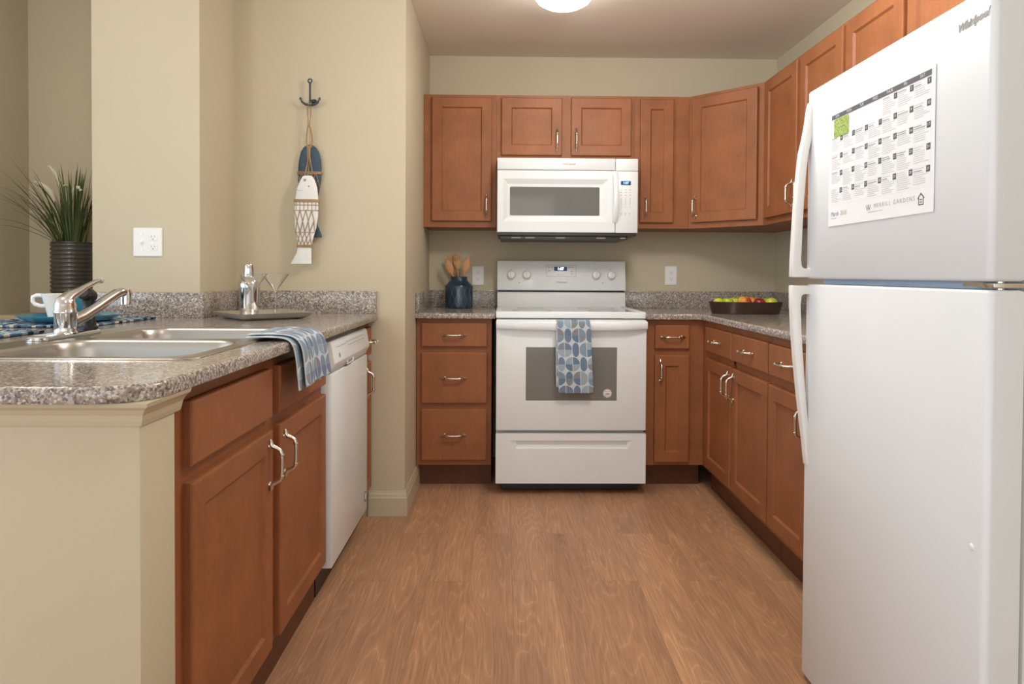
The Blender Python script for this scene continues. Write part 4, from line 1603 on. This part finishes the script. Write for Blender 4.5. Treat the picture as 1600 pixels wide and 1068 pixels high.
# ------------------------------------------------------------------ hook and the two wooden fish
HY = YF - 0.002
root = thing('wall_hook', 'small navy anchor-shaped iron hook on the beige wall', 'hook', (-1.214, HY, 1.86))
mb = MB()
mb.lathe([(0.013, 0), (0.013, 0.004), (0.010, 0.008), (0.006, 0.010), (0.005, 0.022), (0.005, 0.030)], 20, M=Matrix.Translation((0.012, 0.0, 0.022)) @ Matrix.Rotation(PI / 2, 4, 'X'))
mb.tube([(0.0, -0.030, 0.104), (0.0, -0.030, 0.06), (0.0, -0.030, 0.012)], [0.0048, 0.0042, 0.0048], 10)
mb.tube([(-0.043, -0.030, 0.032), (-0.036, -0.030, 0.016), (-0.02, -0.030, 0.005), (0, -0.030, 0.001), (0.02, -0.030, 0.005), (0.036, -0.030, 0.016), (0.043, -0.030, 0.032)],
        [0.002, 0.0045, 0.0055, 0.006, 0.0055, 0.0045, 0.002], 10)
mb.tube([(0.012, -0.030, 0.022), (0.0, -0.030, 0.022)], 0.005, 8)
for s in (-1, 1):
    mb.tube([(s * 0.034, -0.030, 0.030), (s * 0.0445, -0.030, 0.035), (s * 0.047, -0.030, 0.024)], [0.001, 0.0035, 0.001], 8)
ring = [(0.0085 * math.cos(2 * PI * i / 20), -0.030, 0.110 + 0.0085 * math.sin(2 * PI * i / 20)) for i in range(21)]
mb.tube(ring, 0.003, 8)
mb.build('anchor_hook', M_hook, root)


def fish_body(wid, thick, M):
    """wid: list of (z, left x, right x) from tail to nose; a flat plank with soft edges"""
    mb = MB()
    rings = []
    for z, a, b in wid:
        c_, h = (a + b) / 2, (b - a) / 2
        r_ = []
        for i in range(20):
            t = 2 * PI * i / 20
            cx_ = math.copysign(abs(math.cos(t)) ** 0.6, math.cos(t))
            sx_ = math.copysign(abs(math.sin(t)) ** 0.6, math.sin(t))
            r_.append((c_ + h * cx_, thick / 2 * sx_ * min(1, h / 0.012), z))
        rings.append(r_)
    mb.loft(rings, True, True, True, True, 0, M)
    return mb


def width_at(wid, z):
    for (z0, a0, b0), (z1, a1, b1) in zip(wid, wid[1:]):
        if z0 <= z <= z1:
            k = (z - z0) / (z1 - z0)
            return a0 + (a1 - a0) * k, b0 + (b1 - b0) * k
    return wid[-1][1:]


def wrap(mb, wid, z, y0, r_, slope=0.0):
    a, b = width_at(wid, z)
    pts = []
    for i in range(25):
        t = 2 * PI * i / 24
        x = (a + b) / 2 + ((b - a) / 2 + 0.002) * math.copysign(abs(math.cos(t)) ** .6, math.cos(t))
        pts.append((x, y0 * math.copysign(abs(math.sin(t)) ** .6, math.sin(t)), z + slope * (x - (a + b) / 2)))
    mb.tube(pts, r_, 6)


def net(mb, wid, zt, zb, rows, cols, y, r_):
    for k in range(cols):
        for s in (1, -1):
            for row in range(rows):
                z0 = zt + (zb - zt) * row / rows
                z1 = zt + (zb - zt) * (row + 1) / rows
                u0 = (k + (0.5 if row % 2 else 0)) / cols
                u1 = u0 + s * 0.5 / cols
                if not (-0.001 <= u1 <= 1.001 and u0 <= 1.001):
                    continue
                p0, p1 = width_at(wid, z0), width_at(wid, z1)

                def yy(u):
                    return y * (1 if 0.06 < u < 0.94 else 0.55)
                mb.tube([(p0[0] + (p0[1] - p0[0]) * u0, yy(u0), z0), (p1[0] + (p1[1] - p1[0]) * u1, yy(u1), z1)], r_, 5)


FYB = HY - 0.016
# blue fish, nose up: z relative to its tail end
root = thing('fish_ornament', 'blue wooden fish with a twine net hanging from the hook, behind the white one', 'ornament', (-1.218, FYB, 1.27))
bw = [(0.0, 0.008, 0.054), (0.02, 0.014, 0.048), (0.055, 0.010, 0.034), (0.10, -0.014, 0.028), (0.18, -0.044, 0.036), (0.26, -0.055, 0.050), (0.31, -0.053, 0.052), (0.35, -0.049, 0.049), (0.385, -0.040, 0.040), (0.405, -0.027, 0.027), (0.415, -0.012, 0.012), (0.417, -0.004, 0.004)]
fish_body(bw, 0.018, None).build('fish_body', M_fishblue, root)
mb = MB()
wrap(mb, bw, 0.292, 0.0125, 0.0032)
wrap(mb, bw, 0.285, 0.0125, 0.0028, 0.02)
net(mb, bw, 0.287, 0.20, 3, 5, -0.0115, 0.0016)
mb.build('twine_net', M_twine, root)
mb = MB()
for s in (-1, 1):
    mb.tube([(s * 0.014, -0.012, 0.29), (s * 0.003, -0.0125, 0.36), (s * 0.003, -0.012, 0.405)], 0.0026, 6)
    mb.tube([(s * 0.005, -0.012, 0.40), (s * 0.013, -0.010, 0.43), (s * 0.011, -0.012, 0.46), (s * 0.006, -0.014, 0.49), (0.0, -0.014, 0.503)], 0.0034, 7)
    mb.tube([(0.0, -0.014, 0.50), (s * 0.009, -0.014, 0.56), (s * 0.007, -0.0155, 0.585), (s * 0.002, -0.0155, 0.601)], 0.0018, 6)
mb.box(-0.013, 0.013, -0.016, -0.008, 0.404, 0.409, 0.002)
mb.build('hanging_twine', M_twine, root)
mb = MB()
disc(mb, 0.0035, face_y(-0.027, -0.0088, 0.327), t=0.001)
mb.tube([(-0.002, -0.0095, 0.345), (-0.012, -0.0098, 0.338), (-0.018, -0.0098, 0.330)], 0.001, 5)
mb.build('fish_eye', M_dkprint, root)
# white fish hangs in front
WYF = FYB - 0.034
root = thing('fish_ornament', 'whitewashed wooden fish in a twine net, hanging in front of the blue fish', 'ornament', (-1.222, WYF, 1.150))
ww = [(0.0, -0.072, 0.021), (0.012, -0.066, 0.0215), (0.05, -0.045, 0.020), (0.078, -0.040, 0.020), (0.10, -0.042, 0.024), (0.16, -0.052, 0.042), (0.21, -0.0545, 0.050), (0.26, -0.0545, 0.0515), (0.30, -0.051, 0.0505), (0.34, -0.043, 0.046), (0.375, -0.028, 0.035), (0.388, -0.020, 0.026), (0.392, -0.014, 0.020), (0.3935, -0.004, 0.012)]
fish_body(ww, 0.018, None).build('fish_body', M_fishwhite, root)
mb = MB()
for dz in (0, 0.006):
    wrap(mb, ww, 0.278 + dz, 0.0125, 0.0034)
    wrap(mb, ww, 0.076 + dz, 0.0125, 0.0032)
wrap(mb, ww, 0.262, 0.0115, 0.0016)
wrap(mb, ww, 0.238, 0.0115, 0.0016)
net(mb, ww, 0.240, 0.140, 2, 4, -0.0112, 0.0017)
net(mb, ww, 0.140, 0.085, 2, 4, -0.0112, 0.0017)
wrap(mb, ww, 0.140, 0.0115, 0.0015)
for k in range(6):
    a, b = width_at(ww, 0.25)
    u = (k + .5) / 6
    mb.tube([(a + (b - a) * u, -0.0112, 0.275), (a + (b - a) * u, -0.0112, 0.240)], 0.0013, 5)
mb.build('twine_net', M_twine, root)
mb = MB()
disc(mb, 0.0036, face_y(0.011, -0.0088, 0.345), t=0.001)
disc(mb, 0.0060, face_y(-0.007, -0.0086, 0.372), t=0.001)
mb.tube([(-0.043, -0.0090, 0.33), (-0.030, -0.0095, 0.324), (-0.016, -0.0095, 0.328)], 0.0008, 5)
mb.build('eye_and_mouth', M_grey_print, root)
mb = MB()
for s in (-1, 1):
    mb.tube([(s * 0.005 - 0.007, -0.009, 0.372), (s * 0.008 - 0.001, -0.005, 0.395), (s * 0.004 + 0.004, 0.012, 0.46), (s * 0.006 + .006, 0.0, 0.56), (s * 0.004 + 0.008, 0.0105, 0.713), (s * 0.001 + 0.008, 0.0120, 0.719)], 0.0014, 6)
mb.build('hanging_twine', M_twine, root)

# ------------------------------------------------------------------ wall plates


def outlet(root, cx, cz, y, face='y'):
    mb = MB()
    for dz in (-0.0195, 0.0195):
        mb.prism([(cx + a, cz + dz + b) for a, b in rrect(-0.0168, 0.0168, -0.0135, 0.0135, 0.008, 4)], 'y', y - 0.0072, y - 0.003)
    rc = mb.build('receptacle', M_plastic, root)
    mb = MB()
    for dz in (-0.0195, 0.0195):
        for s, h in ((-0.0063, 0.0042), (0.0063, 0.0034)):
            mb.box(cx + s - 0.001, cx + s + 0.001, y - 0.0075, y - 0.007, cz + dz + 0.003 - h, cz + dz + 0.003 + h)
        mb.lathe([(0.0026, 0), (0.0026, 0.0005)], 10, M=face_y(cx, y - 0.0070, cz + dz - 0.0075))
    mb.build('slots', M_grey_print, rc)


def plate(name, label, cx, cz, y, hw, hh):
    root = thing(name, label, 'outlet', (0, 0, 0))
    mb = MB()
    mb.loft([[(cx + a, y - 0.0002, cz + b) for a, b in rrect(-hw, hw, -hh, hh, 0.004, 4)], [(cx + a, y - 0.003, cz + b) for a, b in rrect(-hw, hw, -hh, hh, 0.004, 4)],
             [(cx + a, y - 0.0055, cz + b) for a, b in rrect(-hw + .003, hw - .003, -hh + .003, hh - .003, 0.004, 4)]], True, True, True, False)
    mb.build('cover_plate', M_plastic, root)
    return root


p_ = plate('wall_outlet', 'white double outlet on the back wall, right of the range', 0.6705, 1.104, 0.0, 0.0358, 0.0575)
outlet(p_, 0.6705, 1.104, 0.0)
p_ = plate('wall_outlet', 'white outlet partly hidden behind the wooden spoons', -0.497, 1.098, 0.0, 0.0358, 0.0575)
outlet(p_, -0.497, 1.098, 0.0)
p_ = plate('wall_outlet', 'white wall plate with switch and outlet, on the pillar by the sink', -1.766, 1.2285, YC, 0.0575, 0.0575)
outlet(p_, -1.743, 1.2285, YC)
mb = MB()
mb.box(-1.7945, -1.7835, YC - 0.0065, YC - 0.004, 1.2165, 1.2405, 0.001)
mb.box(-1.7925, -1.7855, YC - 0.0155, YC - 0.006, 1.2275, 1.2355, 0.0015, M=Matrix.Translation((0, 0, -0.004)))
mb.build('toggle', M_plastic, p_)
mb = MB()
for x, z in ((-1.789, 1.259), (-1.789, 1.198), (-1.743, 1.2285)):
    mb.lathe([(0.003, 0), (0.003, 0.0008), (0.0005, 0.001)], 10, M=face_y(x, YC - 0.0054, z))
mb.build('screws', M_nickel, p_)

# ------------------------------------------------------------------ crock with wooden utensils
CX, CY = -0.603, -0.118
root = thing('utensil_crock', 'dark blue glazed crock holding wooden spoons', 'crock', (CX, CY, ZC + .0006))
mb = MB()
mb.lathe([(0.078, 0.0), (0.081, 0.003), (0.082, 0.01), (0.082, 0.126), (0.081, 0.130), (0.0775, 0.134), (0.052, 0.160), (0.049, 0.168), (0.0485, 0.181), (0.046, 0.183), (0.0435, 0.181), (0.044, 0.165),
          (0.070, 0.135), (0.074, 0.12), (0.074, 0.01), (0.001, 0.008)], 48)
mb.build('crock_body', M_crock, root)


def utensil(name, label, fx, fy, tx, ty, tz, head):
    """stands with its foot at (fx,fy) inside the crock and leans to (tx,ty) at the height tz"""
    foot = Vector((CX + fx, CY + fy, ZC + 0.0125))
    top = Vector((CX + tx, CY + ty, ZC + tz))
    d_ = (top - foot)
    ln = d_.length
    o = thing(name, label, 'utensil', foot)
    zv = d_.normalized()
    xv = Vector((0, 1, 0)).cross(zv).normalized()
    o.rotation_euler = Matrix((xv, zv.cross(xv), zv)).transposed().to_euler()
    mb = MB()
    hl = ln - 0.085
    mb.tube([(0, 0, 0), (0, 0, hl * .5), (0, 0, hl)], [0.0052, 0.005, 0.0058], 10)
    mb.build('shaft', M_spoon, o)
    mb = MB()
    if head == 'spoon':
        rings = []
        for i in range(13):
            t = i / 12
            z = hl - 0.012 + t * 0.097
            h = 0.005 + 0.016 * math.sin(PI * min(1, t * 1.02) ** 0.9) ** 0.8 if t < 1 else 0.002
            rings.append([(h * math.cos(2 * PI * j / 14), 0.0045 * math.sin(2 * PI * j / 14) - 0.004 * math.sin(PI * t), z) for j in range(14)])
        mb.loft(rings, True, True, True, True)
    else:
        slots = 3 if head == 'fork' else 0
        z0, z1 = hl - 0.01, ln
        ol = [(-0.005, z0), (0.005, z0), (0.020, z0 + 0.035), (0.0225, z1 - 0.004), (0.019, z1), (-0.019, z1), (-0.0225, z1 - 0.004), (-0.020, z0 + 0.035)]
        if slots:
            mb.prism([(-0.005, z0), (0.005, z0), (0.020, z0 + 0.033), (0.0215, z0 + 0.05), (-0.0215, z0 + 0.05), (-0.020, z0 + 0.033)], 'y', -0.003, 0.003, 0.0012)
            for x in (-0.0175, -0.0058, 0.0058, 0.0175):
                mb.box(x - 0.004, x + 0.004, -0.003, 0.003, z0 + 0.046, z1 - abs(x) * .3, 0.0015)
        else:
            mb.prism(ol, 'y', -0.003, 0.003, 0.0012)
    mb.build('head', M_spoon, o)
    return o


utensil('wooden_fork', 'wide slotted wooden utensil, tallest in the blue crock', 0.004, 0.012, -0.014, 0.004, 0.318, 'fork')
utensil('wooden_spoon', 'oval wooden spoon leaning right in the blue crock', -0.012, -0.036, 0.055, -0.012, 0.300, 'spoon')
utensil('wooden_spatula', 'flat wooden spatula leaning left, second from left in the blue crock', 0.030, 0.038, -0.052, 0.026, 0.306, 'spatula')
utensil('wooden_spoon', 'pale wooden spoon leaning farthest left in the blue crock', 0.034, -0.012, -0.074, -0.014, 0.286, 'spoon')

# ------------------------------------------------------------------ fruit bowl
BX, BY, BR = 0.925, -0.565, math.radians(-8)
root = thing('fruit_bowl', 'long oval dark wood bowl full of fruit', 'bowl', (BX, BY, ZC + .0006), BR)
mb = MB()
st = [(0.164, 0.070, 0.0), (0.171, 0.077, 0.001), (0.181, 0.088, 0.035), (0.188, 0.097, 0.060), (0.1885, 0.0975, 0.062), (0.183, 0.092, 0.062), (0.174, 0.081, 0.035), (0.162, 0.068, 0.008)]
mb.loft([[(a * math.cos(2 * PI * j / 56), b * math.sin(2 * PI * j / 56), z) for j in range(56)] for a, b, z in st], True, True, True, True)
mb.build('bowl_body', M_bowlwood, root)


def fruit(name, label, cat, x, y, r_, m, kind, z=None):
    z = ZC + 0.040 if z is None else ZC + z + 0.016
    cx_ = BX + x * math.cos(BR) - y * math.sin(BR)
    cy_ = BY + x * math.sin(BR) + y * math.cos(BR)
    o = thing(name, label, cat, (cx_, cy_, z))
    mb = MB()
    prof = []
    for i in range(19):
        t = PI * i / 18
        if kind == 'apple':
            rr = r_ * (1 + 0.06 * math.cos(t)) * math.sin(t) ** 0.85 if 0 < i < 18 else 0.0005
            zz = r_ * 0.90 * -math.cos(t) - (0.20 * r_ * math.exp(-((PI - t) / 0.42) ** 2) - 0.10 * r_ * math.exp(-(t / 0.4) ** 2))
            prof.append((max(rr, 0.0005), zz))
        else:
            prof.append((max(r_ * math.sin(t), 0.0005), -math.cos(t) * r_ * (1.22 + 0.10 * abs(math.cos(t)) ** 8)))
    M_ = Matrix.Rotation(PI / 2, 4, 'Y') if kind == 'lemon' else Matrix.Rotation(0.15, 4, 'X')
    mb.lathe(prof, 24, M=M_)
    mb.build('flesh', m, o)
    if kind == 'apple':
        MB().tube([(0, 0, r_ * .62), (0.001, -.006, r_ * .85), (0.003, -.008, r_ * 1.02)], [0.0013, 0.0014, 0.002], 6).build('stem', M_stem, o)


fruit('lime', 'small yellow-green lime at the left end of the fruit bowl', 'fruit', -0.137, -0.006, 0.021, M_lemon, 'lemon', 0.044)
fruit('green_apple', 'bright green apple second from the left in the fruit bowl', 'fruit', -0.093, -0.022, 0.030, M_green, 'apple', 0.043)
fruit('apple', 'yellow-green apple left of the red and yellow one in the bowl', 'fruit', -0.050, 0.028, 0.030, M_lemon, 'apple', 0.042)
fruit('apple', 'red and yellow apple standing highest in the fruit bowl', 'fruit', -0.010, -0.024, 0.035, M_redyel, 'apple', 0.048)
fruit('red_apple', 'dark red apple at the middle right of the fruit bowl', 'fruit', 0.066, -0.030, 0.030, M_red, 'apple', 0.041)
fruit('apple', 'yellow and orange apple behind the dark red one in the bowl', 'fruit', 0.046, 0.032, 0.033, M_redyel, 'apple', 0.044)
fruit('green_apple', 'yellow-green apple right of the dark red one in the bowl', 'fruit', 0.100, 0.030, 0.029, M_green, 'apple', 0.043)
fruit('lemon', 'yellow lemon at the right end of the fruit bowl', 'fruit', 0.129, -0.014, 0.024, M_lemon, 'lemon', 0.045)

# ------------------------------------------------------------------ ceiling light
root = thing('ceiling_light', 'round flush ceiling light, lit, at the top edge of the photo', 'lamp', (-0.075, -0.995, HC))
mb = MB()
mb.lathe([(0.150, 0.0), (0.152, -0.004), (0.152, -0.018), (0.147, -0.026), (0.136, -0.029), (0.134, -0.024)], 56, cap1=False)
mb.build('metal_ring', M_nickel, root)
mb = MB()
mb.lathe([(0.134, -0.024), (0.131, -0.042), (0.118, -0.060), (0.092, -0.076), (0.055, -0.086), (0.018, -0.090), (0.001, -0.0902)], 56)
mb.build('glass_dome', M_dome, root)

# ------------------------------------------------------------------ repeats carry a common group
for o_ in list(S.objects):
    if o_.parent or 'category' not in o_:
        continue
    nm = o_.name.split('.')[0]
    grp = {'base_cabinet': 'cherry wood base cabinets', 'wall_cabinet': 'cherry wood wall cabinets', 'countertop': 'speckled granite countertops',
           'dish_towel': 'circle-print dish towels', 'martini_glass': 'martini glasses on the tray', 'placemat': 'woven blue placemats',
           'fish_ornament': 'wooden fish on the hook', 'wall_outlet': 'white wall outlets'}.get(nm)
    if o_['category'] == 'utensil':
        grp = 'wooden utensils in the crock'
    if o_['category'] == 'fruit':
        grp = 'fruit in the oval bowl'
    if grp:
        o_['group'] = grp
